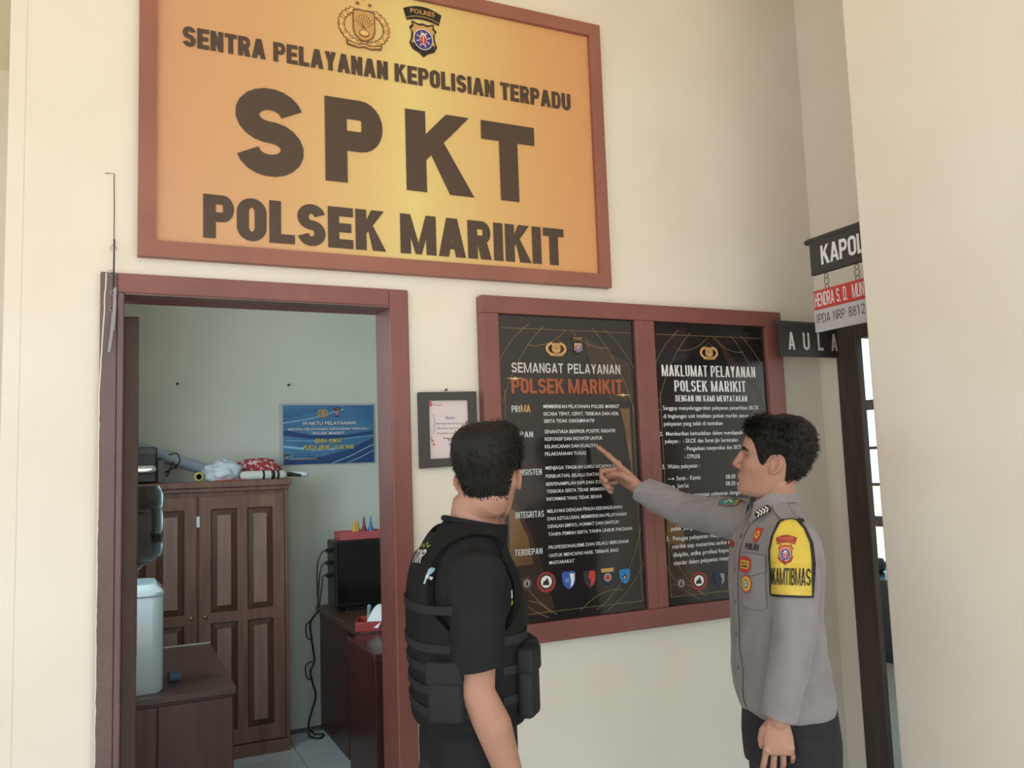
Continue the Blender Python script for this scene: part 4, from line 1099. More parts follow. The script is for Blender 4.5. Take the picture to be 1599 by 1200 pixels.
# nearer counter with a tray of papers
d2 = empty('reception_counter', (1.33, 1.555, 0)); tag(d2, 'glossy dark red wooden counter just inside the right door post', 'counter')
DKR = mat('dark_red_lacquer', (70, 34, 32), .25, (58, 28, 27), 5, stretch=(4, 4, .6))
q = MB(); q.box(-.245, .45, -.25, .24, .0, .70, .004); q.build('body', DKR, d2)
q = MB(); q.box(-.255, .46, -.26, .25, .70, .742, .008); q.build('top', DKR, d2)
q = MB(); q.box(-.215, .42, -.258, -.2505, .36, .66, .003); q.build('drawer', DKR, d2)
q = MB(); q.box(-.215, .42, -.258, -.2505, .05, .34, .003); q.build('drawer', DKR, d2)
tr = empty('paper_tray', (1.27, 1.92, .7455)); tag(tr, 'red plastic desk tray holding pens and a curled sheet', 'tray')
tr.rotation_euler = (0, 0, math.radians(-20))
RT = mat('red_tray', (166, 62, 62), .4)
q = MB(); q.box(-.10, .12, -.09, .09, 0, .005); q.build('base', RT, tr)
for bx_ in ((-.105, .125, -.095, -.09), (-.105, .125, .09, .095), (-.105, -.10, -.09, .09), (.12, .125, -.09, .09)):
    q = MB(); q.box(bx_[0], bx_[1], bx_[2], bx_[3], 0, .05, .001); q.build('side', RT, tr)
sh_ = MB()
n_ = 10
vs = []; fs = []
for side in (0, 1):
    for i in range(n_ + 1):
        t = i / n_
        for wv in (-.045, .045):
            vs.append((-.06 + .15 * t, wv, .012 + .10 * math.sin(t * PI * .62) - side * .0006))
for side in (0, 1):
    for i in range(n_):
        k = side * (n_ + 1) * 2 + i * 2
        fs.append((k, k + 1, k + 3, k + 2))
sh_.add(vs, fs)
ps = sh_.build('curled_sheet', mat('white_paper', (226, 230, 236), .6), None, True, loc=(1.27, 1.88, .7525), rot=(0, 0, math.radians(35))); tag(ps, 'curled white sheet of paper in the red desk tray', 'paper')
for k, (x_, y_) in enumerate(((1.235, 1.955), (1.345, 1.985), (1.372, 1.985))):
    mk = empty('marker_pen', (x_, y_, .7515)); tag(mk, ['pale marker pen left of the curled sheet', 'grey marker pen upright behind the curled sheet', 'marker pen nearest the door post behind the curled sheet'][k], 'pen', 'marker pens in the red tray')
    q = MB(); q.tube([(0, 0, .01), (.005, 0, .085)], .010, 10); q.build('barrel', mat('marker_grey', (150, 156, 150), .4), mk, True)
    q = MB(); q.tube([(.0045, 0, .08), (.006, 0, .105)], .011, 10); q.build('cap', mat('marker_cap', (120, 150, 160), .4), mk, True)

# ------------------------------------------------------------------ people
def fuse(mb, voxel, smooth=6, fac=.5):
    """one continuous surface out of overlapping lofts"""
    me = mb.mesh('tmp', MATS['skin'])
    o = bpy.data.objects.new('tmp', me); col.objects.link(o)
    r = o.modifiers.new('r', 'REMESH'); r.mode = 'VOXEL'; r.voxel_size = voxel
    if smooth:
        s = o.modifiers.new('s', 'SMOOTH'); s.iterations = smooth; s.factor = fac
    dg = bpy.context.evaluated_depsgraph_get(); dg.update()
    out = bpy.data.meshes.new_from_object(o.evaluated_get(dg))
    bpy.data.objects.remove(o)
    out.materials.clear()
    out.polygons.foreach_set('use_smooth', [True] * len(out.polygons))
    return out

def solid(mb, th, name, m, parent, bevel=False, sub=0, off=-1.0):
    me = mb.mesh('tmp', m, True, True)
    o = bpy.data.objects.new('tmp', me); col.objects.link(o)
    s = o.modifiers.new('s', 'SOLIDIFY'); s.thickness = th; s.offset = off
    if sub:
        u = o.modifiers.new('u', 'SUBSURF'); u.levels = sub
    dg = bpy.context.evaluated_depsgraph_get(); dg.update()
    out = bpy.data.meshes.new_from_object(o.evaluated_get(dg))
    bpy.data.objects.remove(o)
    out.polygons.foreach_set('use_smooth', [True] * len(out.polygons))
    out.set_sharp_from_angle(angle=math.radians(50))
    return link_mesh(name, out, parent)

def interp(tab, z):
    """smooth interpolation in a table of rows (z, a, b, ...), z ascending"""
    if z <= tab[0][0]: return tab[0][1:]
    if z >= tab[-1][0]: return tab[-1][1:]
    for i in range(len(tab) - 1):
        if tab[i][0] <= z <= tab[i + 1][0]:
            p0 = tab[max(i - 1, 0)]; p1 = tab[i]; p2 = tab[i + 1]; p3 = tab[min(i + 2, len(tab) - 1)]
            t = (z - p1[0]) / (p2[0] - p1[0]); out = []
            for k in range(1, len(p1)):
                m1 = (p2[k] - p0[k]) / (p2[0] - p0[0] + 1e-9) * (p2[0] - p1[0]); m2 = (p3[k] - p1[k]) / (p3[0] - p1[0] + 1e-9) * (p2[0] - p1[0])
                out.append((2 * t ** 3 - 3 * t * t + 1) * p1[k] + (t ** 3 - 2 * t * t + t) * m1 + (-2 * t ** 3 + 3 * t * t) * p2[k] + (t ** 3 - t * t) * m2)
            return out

def sup(c, n):
    return math.copysign(abs(c) ** (2.0 / n), c)

def torso_pt(tab, phi, z, off=0.0, n=2.5):
    """phi 0 = front (+y), 90 deg = the person's right (+x)"""
    a, yf, yb = interp(tab, z)
    yc = (yf + yb) / 2; b = (yf - yb) / 2
    return Vector(((a + off) * sup(math.sin(phi), n), yc + (b + off) * sup(math.cos(phi), n), z))

def torso_loft(mb, tab, step=.03, seg=56, off=0.0):
    z = tab[0][0]; R = []
    while z < tab[-1][0] - 1e-6:
        R.append([torso_pt(tab, 2 * PI * k / seg, z, off) for k in range(seg)]); z += step
    R.append([torso_pt(tab, 2 * PI * k / seg, tab[-1][0], off) for k in range(seg)])
    mb.rings(R)

# head table: z, half width, front y, back y
HEAD = [(-.118, .018, .066, .030), (-.110, .030, .075, .012), (-.098, .041, .079, -.008), (-.08, .050, .080, -.033), (-.062, .057, .081, -.056), (-.042, .064, .083, -.076), (-.02, .070, .084, -.088),
        (.0, .0725, .084, -.096), (.02, .0745, .089, -.100), (.04, .0755, .090, -.102), (.06, .074, .087, -.100), (.08, .068, .079, -.093), (.095, .059, .067, -.083), (.108, .045, .048, -.065), (.116, .030, .025, -.045), (.120, .012, .002, -.022)]
def head_pt(phi, z, off=0.0, zo=0.0):
    w_, f, b = interp(HEAD, z)
    yc = -.012 if z < .09 else -.012
    n = 2.25 if math.cos(phi) > 0 else 2.0
    x = (w_ + off) * sup(math.sin(phi), n)
    cy_ = math.cos(phi)
    y = yc + ((f - yc + off) * sup(cy_, n) if cy_ > 0 else (yc - b + off) * sup(cy_, n))
    return Vector((x, y, z + zo))

def gauss(p, c, r): return math.exp(-((p[0] - c[0]) ** 2 / r[0] ** 2 + (p[1] - c[1]) ** 2 / r[1] ** 2 + (p[2] - c[2]) ** 2 / r[2] ** 2))

def head_loft(mb, H):
    R = []; seg = 64
    zs_ = [-.118 + .238 * k / 46 for k in range(47)]
    for z in zs_:
        ring = []
        for k in range(seg):
            p = head_pt(2 * PI * k / seg, z)
            for s in (-1, 1):
                p.y -= .011 * gauss(p, (s * .032, .08, .002), (.017, .04, .012))      # eye sockets
                p += Vector((s * .003, .004, 0)) * gauss(p, (s * .045, .06, -.025), (.022, .03, .02))   # cheek bones
                p.y += .004 * gauss(p, (s * .03, .09, .022), (.02, .02, .008))       # brow ridge
                p -= Vector((s * .004, 0, 0)) * gauss(p, (s * .055, .05, -.065), (.02, .03, .022))
            p.y += .006 * gauss(p, (0, .08, -.103), (.018, .02, .012))               # chin
            p.y += .004 * gauss(p, (0, .083, -.06), (.026, .02, .02))                # mouth area
            p.y -= .0025 * gauss(p, (0, .085, -.084), (.02, .02, .007))
            ring.append(H @ p)
        R.append(ring)
    mb.rings(R)
    T = lambda x, y, z: H @ Vector((x, y, z))
    # nose
    mb.tube([T(0, .082, .016), T(0, .090, .002), T(0, .095, -.015), T(0, .101, -.030)], [.007, .008, .0095, .0105], 14)
    for s in (-1, 1): mb.ellipsoid(T(s * .012, .089, -.036), (.008, .0105, .008), 12, 8, H.to_3x3())
    mb.ellipsoid(T(0, .095, -.037), (.0095, .0105, .007), 12, 8, H.to_3x3())
    # lips
    for z, r_, y in ((-.0585, .0052, .086), (-.068, .006, .085)):
        mb.tube([T(-.024, y - .013, z - .003), T(-.012, y - .003, z), T(0, y - .001, z - .0005), T(.012, y - .003, z), T(.024, y - .013, z - .003)], [.002, r_ * .85, r_, r_ * .85, .002], 10)
    # ears
    for s in (-1, 1):
        def E(u, v, o_): # u backwards, v up, o outwards
            u *= .86; v *= .84
            return T(s * (.0715 + o_ + u * .42), -.008 - u, -.012 + v)
        rim = [(.004, -.002, .003), (-.002, .012, .004), (.002, .024, .007), (.012, .031, .009), (.023, .029, .010), (.030, .018, .010), (.031, .004, .009), (.026, -.010, .007), (.017, -.021, .006), (.008, -.027, .005), (.002, -.024, .003), (.001, -.014, .002)]
        mb.tube([E(*q_) for q_ in rim], [.0035, .0038, .004, .0042, .0044, .0044, .0042, .0042, .005, .0058, .005, .004], 10)
        mb.tube([E(.012, .018, .004), E(.021, .012, .006), E(.022, .0, .006), E(.016, -.012, .004)], [.003, .0034, .0034, .003], 8)
        mb.tube([E(.004, -.004, .004), E(.005, -.010, .004)], [.004, .003], 8)
        mb.ellipsoid(E(.012, .004, -.006), (.006, .022, .026), 12, 8, H.to_3x3())
        mb.tube([E(.016, -.016, .0005), E(.018, .002, .0015), E(.017, .020, .0035)], [.011, .0155, .0125], 16, .26, H.to_3x3() @ Vector((s * .92, .38, 0)))

def hair_shape(H, line, thick, name, parent, m, seed, n_str, slen, flow):
    """short hair: a shell over the scalp from the hair line up, and many short tapering locks"""
    rnd = random.Random(seed)
    mb = MB(); cols = 72; rows = 22
    ring_rows = []
    for j in range(rows + 1):
        t = j / rows; ring = []
        for k in range(cols):
            phi = 2 * PI * k / cols
            z0 = line(phi); z = z0 + (.1195 - z0) * (1 - (1 - t) ** 1.35)
            o_ = thick(phi, z) * min(1, .12 + t * 3.5)
            o_ += .0022 * noise.noise(Vector((math.cos(phi) * 9, math.sin(phi) * 9, z * 90 + seed))) * min(1, t * 5)
            ring.append(H @ (head_pt(phi, z, o_) + Vector((0, 0, o_ * max(0, (z - .04) / .08)))))
        ring_rows.append(ring)
    mb.rings(ring_rows, cap=False)
    top = len(mb.v); mb.v.append(tuple(H @ Vector((0, -.012, .1205 + thick(PI, .12)))))
    b0 = rows * cols
    for k in range(cols): mb.f.append((b0 + k, b0 + (k + 1) % cols, top)); mb.m.append(0)
    R3 = H.to_3x3()
    for i in range(n_str):
        phi = rnd.uniform(0, 2 * PI); t = rnd.random() ** .8
        z0 = line(phi); z = z0 + (.119 - z0) * t
        o_ = thick(phi, z) * min(1, .12 + t * 3.5) * rnd.uniform(.55, 1.0)
        p = head_pt(phi, z, o_) + Vector((0, 0, o_ * max(0, (z - .04) / .08)))
        nrm = Vector((math.sin(phi) * .074, math.cos(phi) * .09, max(-.02, z - .01))).normalized()
        d = (flow(phi, z) + nrm * rnd.uniform(.0, .28) + Vector((rnd.uniform(-.22, .22), rnd.uniform(-.22, .22), rnd.uniform(-.22, .22)))).normalized()
        L = slen(phi, z) * rnd.uniform(.5, 1.15); wd_ = rnd.uniform(.0009, .0019)
        side = d.cross(nrm)
        side = side.normalized() if side.length > 1e-4 else Vector((1, 0, 0))
        side = (side + nrm * rnd.uniform(-.6, .6)).normalized()
        mid_ = p + d * L * .55 + nrm * L * .06; tip = p + (d * .95 - Vector((0, 0, .15))).normalized() * L
        pts = [p - side * wd_, p + side * wd_, mid_ + side * wd_ * .8, mid_ - side * wd_ * .8, tip]
        k = len(mb.v)
        mb.v.extend([tuple(H @ q_) for q_ in pts]); mb.f.extend([(k, k + 1, k + 2, k + 3), (k + 3, k + 2, k + 4)]); mb.m.extend([0, 0])
    me = bpy.data.meshes.new(name); me.from_pydata(mb.v, [], mb.f); me.materials.append(m)
    me.polygons.foreach_set('use_smooth', [True] * len(me.polygons)); me.update()
    return link_mesh(name, me, parent)

def hand(mb, o, f, d, right, curl, thumb, scale=1.0, splay=(-9, -3, 3, 8)):
    """palm, four jointed fingers and a thumb; f fingers' direction, d back of the hand"""
    o, f, d = Vector(o), Vector(f).normalized(), Vector(d)
    d = (d - f * d.dot(f)).normalized()
    t = d.cross(f) if right else f.cross(d)
    W = lambda x, y, z: o + (t * x + f * y + d * z) * scale
    def ell(y, cx, hx, hz, cz, n=16):
        return [W(cx + hx * math.cos(2 * PI * k / n), y, cz + hz * math.sin(2 * PI * k / n)) for k in range(n)]
    mb.rings([ell(-.05, 0, .026, .021, 0), ell(-.02, 0, .027, .020, 0), ell(.0, .0, .028, .019, 0), ell(.02, .002, .034, .018, -.001), ell(.05, .001, .041, .0165, -.001), ell(.08, -.001, .042, .0145, 0), ell(.096, -.002, .040, .0115, 0), ell(.102, -.002, .034, .007, 0)])
    mb.ellipsoid(W(.022, .035, -.010), (.016, .016, .016), 12, 8)
    nails = []
    X = (-.0335, -.0115, .011, .033); Lh = ((.032, .021, .019), (.041, .026, .021), (.045, .029, .022), (.040, .025, .021)); R0 = (.0078, .0088, .0092, .0090); Y0 = (.086, .094, .097, .093)
    for i in range(4):
        ang = 0; p = Vector((X[i], Y0[i] - .012, -.001)); sp = math.radians(splay[i]); pts = [p.copy()]; rad = [R0[i] * 1.05]
        for k in range(3):
            ang += math.radians(curl[i][k])
            L = Lh[i][k] + (.012 if k == 0 else 0)
            dv = Vector((math.sin(sp) * max(.2, math.cos(ang)), math.cos(ang) * math.cos(sp), -math.sin(ang)))
            pts.append(p + dv * L * .5); rad.append(R0[i] * (1.0, .93, .87)[k] * .97)
            p = p + dv * L
            pts.append(p.copy()); rad.append(R0[i] * (1.0, .93, .78)[k])
        mb.tube([W(*q_) for q_ in pts], [r_ * scale for r_ in rad], 12)
        # knuckle and nail seat
        mb.ellipsoid(W(X[i], Y0[i] - .004, .003), (.0095 * scale,) * 3, 10, 6)
        up = Vector((0, math.sin(ang), math.cos(ang)))
        nails.append((W(*(p - dv * .006 + up * R0[i] * .72)), t, f * dv.y + d * dv.z + t * dv.x, f * up.y + d * up.z))
    pts = [Vector((.022, .022, -.008))]
    for q_ in thumb: pts.append(Vector(q_))
    mb.tube([W(*q_) for q_ in pts], [.0145 * scale, .0115 * scale, .0098 * scale, .0085 * scale][:len(pts)], 12)
    return nails

mat('skin', (184, 138, 120), .5, (170, 124, 108), 9, sss=.05, bump=.05, bscale=160)
SKIN = MATS['skin']
HAIR = mat('black_hair', (26, 23, 23), .6, spec=.35)
def eyes_and_brows(H, parent, gaze=(0, 1, 0)):
    T = lambda x, y, z: H @ Vector((x, y, z))
    EW = mat('eye_white', (190, 180, 172), .25); IR = mat('iris_brown', (46, 30, 22), .2)
    g = Vector(gaze).normalized()
    for s in (-1, 1):
        c = Vector((s * .0310, .0585, .002))
        q = MB(); q.ellipsoid(H @ c, (.0122,) * 3, 18, 12); ey = q.build('eye', EW, parent, True)
        q = MB(); q.ellipsoid(H @ (c + g * .0052), (.0082,) * 3, 12, 8); q.build('iris', IR, ey, True)
        # lids: an upper and a lower shell over the eyeball
        q = MB()
        for lo_, hi_ in ((-2, 100), (-80, -11)):
            grid = []
            for i in range(9):
                el = math.radians(lo_ + (hi_ - lo_) * i / 8)
                grid.append([H @ (c + Vector((math.sin(a) * math.cos(el), math.cos(a) * math.cos(el), math.sin(el))) * .0136) for a in [math.radians(-85 + 170 * k / 14) for k in range(15)]])
            for i in range(8):
                for k in range(14):
                    q.add([grid[i][k], grid[i][k + 1], grid[i + 1][k + 1], grid[i + 1][k]], [(0, 1, 2, 3)])
        link_mesh('eyelid', q.mesh('eyelid', SKIN, True, True), parent)
        q = MB(); q.tube([H @ (c + Vector((math.sin(a) * math.cos(.0), math.cos(a), -.04)) * .0141) for a in [math.radians(-70 + 140 * k / 10) for k in range(11)]], .0009, 6); q.build('eyelash_line', HAIR, parent, True)
        q = MB(); q.tube([T(s * .014, .0870, .0175), T(s * .026, .0880, .0225), T(s * .040, .0815, .0230), T(s * .052, .0665, .0160)], [.0036, .0048, .0042, .0018], 8, .5, H.to_3x3() @ Vector((0, 1, 0)))
        q.build('eyebrow', HAIR, parent, True)

def lips(H, parent):
    T = lambda x, y, z: H @ Vector((x, y, z))
    q = MB()
    for z, r_, y in ((-.0585, .0044, .0848), (-.068, .0052, .0838)):
        q.tube([T(-.022, y - .011, z - .003), T(-.012, y - .001, z), T(0, y + .0015, z - .0005), T(.012, y - .001, z), T(.022, y - .011, z - .003)], [.0015, r_ * .85, r_, r_ * .85, .0015], 10)
    m_ = MB(); m_.tube([T(-.020, .078, -.054), T(-.010, .0858, -.0505), T(0, .0868, -.0495), T(.010, .0858, -.0505), T(.020, .078, -.054)], [.001, .0022, .0018, .0022, .001], 8, .5, H.to_3x3() @ Vector((0, 1, 0)))
    m_.build('moustache', mat('thin_moustache', (126, 94, 82), .7), parent, True)
    q.build('lips', mat('lip_skin', (158, 104, 94), .45), parent, True)

def pm(pos, az): return Matrix.Translation(pos) @ Matrix.Rotation(math.radians(-az), 4, 'Z')
def headm(c, yaw, pitch, roll=0.0, sc_=1.0):
    return Matrix.Translation(c) @ Matrix.Rotation(math.radians(-yaw), 4, 'Z') @ Matrix.Rotation(math.radians(pitch), 4, 'X') @ Matrix.Rotation(math.radians(roll), 4, 'Y') @ Matrix.Scale(sc_, 4)

def wrinkle(me, fn):
    me.update()
    nr = [v.normal.copy() for v in me.vertices]
    for v, n_ in zip(me.vertices, nr): v.co += n_ * fn(v.co)
    me.update()

def cut_below(me, z):
    bm = bmesh.new(); bm.from_mesh(me)
    bmesh.ops.bisect_plane(bm, geom=bm.verts[:] + bm.edges[:] + bm.faces[:], plane_co=(0, 0, z), plane_no=(0, 0, -1), clear_outer=True)
    bm.to_mesh(me); bm.free()
def cut_plane(me, co, no, lim=None):
    """opens a sleeve or neck: drops what lies beyond the plane (within lim of co)"""
    co, no = Vector(co), Vector(no).normalized()
    bm = bmesh.new(); bm.from_mesh(me)
    fs_ = [f for f in bm.faces if (f.calc_center_median() - co).length < lim]
    g = set(fs_)
    for f in fs_:
        g.update(f.edges); g.update(f.verts)
    bmesh.ops.bisect_plane(bm, geom=list(g), plane_co=co, plane_no=no)
    dl = [f for f in bm.faces if (f.calc_center_median() - co).length < lim * .9 and (f.calc_center_median() - co).dot(no) > 1e-5]
    bmesh.ops.delete(bm, geom=dl, context='FACES')
    bm.to_mesh(me); bm.free()

def trousers_shoes(parent, hipz, m, a=.165, yc=-.02, stance=.095):
    mb = MB()
    R = []
    for z, aa, bb in ((hipz - .14, a * .95, .12), (hipz - .06, a, .125), (hipz, a * .98, .12), (hipz + .06, a * .93, .11), (hipz + .1, a * .9, .105)):
        R.append([(aa * sup(math.sin(2 * PI * k / 40), 2.4), yc + bb * sup(math.cos(2 * PI * k / 40), 2.4), z) for k in range(40)])
    mb.rings(R)
    for s in (-1, 1):
        mb.tube([(s * .075, yc, hipz - .03), (s * .085, yc, hipz - .2), (s * stance, yc + .01, .48), (s * stance, yc - .005, .3), (s * stance, yc - .01, .07)], [.09, .088, .066, .062, .055], 24, round_ends=False)
    me = fuse(mb, .009, 6)
    wrinkle(me, lambda p: .004 * noise.noise(Vector((p.x * 14, p.y * 14, p.z * 9))))
    me.materials.append(m)
    link_mesh('trousers', me, parent)
    SH = mat('black_shoe_leather', (30, 29, 30), .3)
    for s in (-1, 1):
        def se(y, hx, h): return [(s * stance + hx * math.cos(2 * PI * k / 20), y, max(0.0, h * .5 + h * .5 * math.sin(2 * PI * k / 20) * 1.0)) for k in range(20)]
        q = MB(); q.rings([se(yc - .10, .022, .06), se(yc - .085, .036, .085), se(yc - .03, .04, .10), se(yc + .03, .042, .09), se(yc + .09, .046, .065), se(yc + .14, .042, .05), se(yc + .165, .024, .035)])
        sh = q.build('shoe', SH, parent, True)
        q = MB(); q.rings([[(s * stance + r_ * math.cos(a_), yc + .03 + 1.0 * l_ * math.sin(a_), z) for a_ in [2 * PI * k / 24 for k in range(24)]] for z, r_, l_ in ((0, .045, .135), (.014, .046, .137))])
        q.build('sole', mat('shoe_sole', (22, 22, 22), .7), sh)

# ---- the uniformed officer who points
M2 = pm((1.693, -.655, 0), -72)
H2 = headm((-.030, -.012, 1.563), 28, 14, 0, .94)
mb = MB()
head_loft(mb, H2)
mb.tube([H2 @ Vector((0, -.028, -.045)), (-.006, -.028, 1.46), (0, -.028, 1.39)], [.052, .054, .064], 24)
CORE2 = [(.92, .11, .06, -.11), (1.1, .11, .07, -.11), (1.25, .12, .07, -.11), (1.33, .12, .05, -.10), (1.38, .09, .02, -.08), (1.42, .055, .02, -.07)]
torso_loft(mb, CORE2, .05, 32)
mb.tube([(.09, -.015, 1.345), (.15, 0, 1.37), (.34, .125, 1.40), (.41, .252, 1.48)], [.042, .040, .034, .027], 16)
mb.tube([(-.09, -.015, 1.33), (-.145, -.002, 1.345), (-.208, .034, 1.12), (-.19, .085, .90)], [.042, .040, .036, .027], 16)
fR = Vector((.150, .124, .140)).normalized()
nailsR = hand(mb, Vector((.41, .252, 1.480)) + fR * .016, fR, (.42, -.52, .50), True,
     ((62, 80, 45), (64, 84, 45), (58, 84, 45), (2, 4, 3)), ((.033, .048, -.022), (.024, .074, -.036), (.006, .088, -.044)), 1.06)
nailsL = hand(mb, Vector((-.19, .086, .905)), (.05, .02, -1), (-1, .25, 0), False,
     ((22, 28, 18), (18, 26, 16), (14, 22, 14), (10, 18, 12)), ((.040, .040, -.012), (.045, .066, -.018), (.043, .088, -.024)), .93)
me = fuse(mb, .0030, 3)
me.materials.append(SKIN)
p2 = link_mesh('person', me)
p2.matrix_world = M2
tag(p2, 'officer in a grey-brown uniform with a yellow armband, pointing at the poster', 'person')
def nails(parent, lst):
    NM = mat('finger_nail', (204, 156, 142), .3)
    for c, tt, ff, uu in lst:
        c, tt, ff, uu = Vector(c), Vector(tt), Vector(ff).normalized(), Vector(uu).normalized()
        q = MB(); q.ellipsoid(c, (1, 1, 1), 10, 6, Matrix((tt * .0055, ff * .0065, uu * .0016)).transposed()); q.build('finger_nail', NM, parent, True)
nails(p2, nailsR + nailsL)
eyes_and_brows(H2, p2, (0.05, 1, .05))
lips(H2, p2)
def line2(phi):
    a = abs(((phi + PI) % (2 * PI)) - PI) * 180 / PI
    return interp([(0, .064), (30, .062), (45, .052), (58, .030), (66, -.004), (76, -.016), (84, .014), (100, .024), (112, .010), (124, -.034), (140, -.062), (180, -.078)], a)[0]
def thick2(phi, z):
    c = math.cos(phi)
    top = max(0, min(1, (z - .03) / .07))
    return .006 + .008 * top + .002 * max(0, c) * top + (.012 + .003 * top) * max(0, -c) ** 1.0 * max(0, min(1, (z + .07) / .08))
hair_shape(H2, line2, thick2, 'hair', p2, HAIR, 4, 5200, lambda phi, z: .012 + .016 * max(0, min(1, (z - .02) / .08)),
           lambda phi, z: Vector((math.sin(phi) * .3, -.45 + .9 * max(0, min(1, (z - .055) / .05)), -.5 * max(0, min(1, (.10 - z) / .06)))))

SHIRT = mat('uniform_cloth', (142, 136, 139), .75, (134, 128, 132), 14, bump=.15, bscale=420, sheen=.2)
TAB2 = [(.855, .150, .075, -.118), (.885, .160, .095, -.134), (.92, .160, .105, -.136), (1.0, .152, .110, -.130), (1.06, .148, .110, -.124), (1.12, .148, .106, -.120), (1.20, .156, .104, -.126), (1.27, .166, .098, -.130), (1.32, .168, .088, -.126), (1.36, .160, .070, -.116), (1.39, .140, .050, -.102), (1.41, .105, .036, -.090), (1.43, .078, .030, -.084), (1.45, .064, .032, -.078)]
mb = MB(); torso_loft(mb, TAB2, .02, 64)
mb.tube([(.08, -.02, 1.335), (.14, -.005, 1.378), (.24, .055, 1.398), (.335, .125, 1.408), (.378, .185, 1.445), (.418, .264, 1.490)], [.074, .068, .060, .055, .051, .046], 28, round_ends=False)
mb.tube([(-.08, -.02, 1.325), (-.14, -.004, 1.350), (-.178, .010, 1.25), (-.208, .034, 1.12), (-.202, .058, 1.01), (-.188, .087, .895)], [.074, .067, .062, .056, .050, .045], 28, round_ends=False)
me = fuse(mb, .0055, 10)
cut_below(me, .868)
cut_plane(me, (.408, .247, 1.480), fR, .085)
cut_plane(me, (-.189, .084, .908), (.12, .26, -1), .07)
def wr2(p):
    x, y, z = p
    f = .005 * noise.noise(Vector((x * 9, y * 9, z * 5)))
    if x > .17:      # pulled folds running along the raised sleeve
        k = min(1, (x - .17) / .06)
        f += k * .009 * noise.noise(Vector((x * 16 + z * 18, y * 10, z * 40 + x * 10)))
    elif x < -.15 and z < 1.3:
        f += .006 * noise.noise(Vector((x * 20, y * 26, z * 11 + 3)))
    else:
        low = max(0, min(1, (1.25 - z) / .2))
        f += low * .011 * noise.noise(Vector((x * 20 + z * 6, y * 20 + z * 7, z * 5 + 1)))
        f += .004 * max(0, 1 - abs(z - .91) / .06) * noise.noise(Vector((x * 30, y * 30, z * 12)))
    return f
wrinkle(me, wr2)
me.materials.append(SHIRT)
solid_me = me
shirt = link_mesh('uniform_shirt', me, p2)
bv2 = BVHTree.FromPolygons([v.co.copy() for v in me.vertices], [tuple(p.vertices) for p in me.polygons])
# collar: stand and fall around the neck, open at the throat
q = MB(); n_ = 40; rows = []
for r_, dz, fr_ in ((.060, .012, 0), (.0635, .038, 0), (.068, .041, .2), (.072, .028, .6), (.077, .006, 1.0)):
    row = []
    for k in range(n_ + 1):
        a = math.radians(22 + (360 - 44) * k / n_)
        front = max(0, math.cos(a)) ** 2
        zc = 1.440 - .032 * front
        row.append(Vector((r_ * .98 * math.sin(a), -.021 + r_ * 1.0 * math.cos(a) + .012 * fr_ * front, zc + dz - .030 * fr_ * front)))
    rows.append(row)
for i in range(len(rows) - 1):
    for k in range(n_):
        q.add([rows[i][k], rows[i][k + 1], rows[i + 1][k + 1], rows[i + 1][k]], [(0, 1, 2, 3)])
solid(q, .003, 'collar', SHIRT, p2)
TROU = mat('dark_trouser_cloth', (40, 39, 46), .8, (34, 33, 40), 20, bump=.1, bscale=300)
trousers_shoes(p2, .86, TROU, .150, -.03, .085)

# ---- the man in the black vest
M1 = pm((.85, -.50, 0), 100)
H1 = headm((.026, .042, 1.548), -61, 8, -3, .97)
mb = MB()
head_loft(mb, H1)
mb.tube([H1 @ Vector((0, -.03, -.045)), (.006, .004, 1.47), (0, -.004, 1.39)], [.058, .063, .068], 24)
CORE1 = [(.85, .13, .05, -.12), (1.1, .13, .05, -.12), (1.25, .14, .05, -.12), (1.32, .12, .03, -.11), (1.37, .08, .01, -.09), (1.42, .055, 0, -.07)]
torso_loft(mb, CORE1, .05, 32)
mb.tube([(.09, -.035, 1.30), (.160, -.035, 1.30), (.180, -.040, 1.20), (.186, -.045, 1.05), (.190, -.010, .97), (.176, .035, .83)], [.046, .046, .048, .042, .044, .030], 20)
mb.tube([(-.09, -.035, 1.30), (-.16, -.035, 1.30), (-.186, -.04, 1.06), (-.18, .03, .83)], [.046, .046, .042, .03], 20)
hand(mb, Vector((.175, .037, .825)), (-.05, .25, -1), (1, .1, 0), True, ((30, 40, 25), (28, 38, 22), (25, 35, 22), (20, 30, 20)), ((.040, .042, -.014), (.046, .066, -.022), (.040, .088, -.030)))
hand(mb, Vector((-.18, .035, .825)), (.05, .25, -1), (-1, .1, 0), False, ((30, 40, 25), (28, 38, 22), (25, 35, 22), (20, 30, 20)), ((.040, .042, -.014), (.046, .066, -.022), (.040, .088, -.030)))
me = fuse(mb, .0034, 4)
me.materials.append(SKIN)
p1 = link_mesh('person', me)
p1.matrix_world = M1
tag(p1, 'man in a black T-shirt and tactical vest seen from behind, looking at the poster', 'person')
eyes_and_brows(H1, p1)
lips(H1, p1)
def line1(phi):
    a = abs(((phi + PI) % (2 * PI)) - PI) * 180 / PI
    return interp([(0, .066), (30, .064), (45, .055), (60, .030), (70, -.006), (80, .0), (86, .016), (100, .022), (112, .004), (122, -.044), (140, -.080), (180, -.098)], a)[0]
def thick1(phi, z):
    top = max(0, min(1, (z - .02) / .08))
    return .007 + .019 * top + .006 * max(0, -math.cos(phi)) * max(0, min(1, (z + .08) / .06))
hair_shape(H1, line1, thick1, 'hair', p1, HAIR, 8, 6000, lambda phi, z: .010 + .018 * max(0, min(1, (z - .0) / .08)),
           lambda phi, z: Vector((.22, -.15 + .6 * max(0, min(1, (z - .05) / .06)), -.7 * max(0, min(1, (.12 - z) / .09)))))
TEE = mat('black_tshirt', (36, 36, 40), .9, (31, 31, 34), 10, bump=.12, bscale=260, spec=.25)
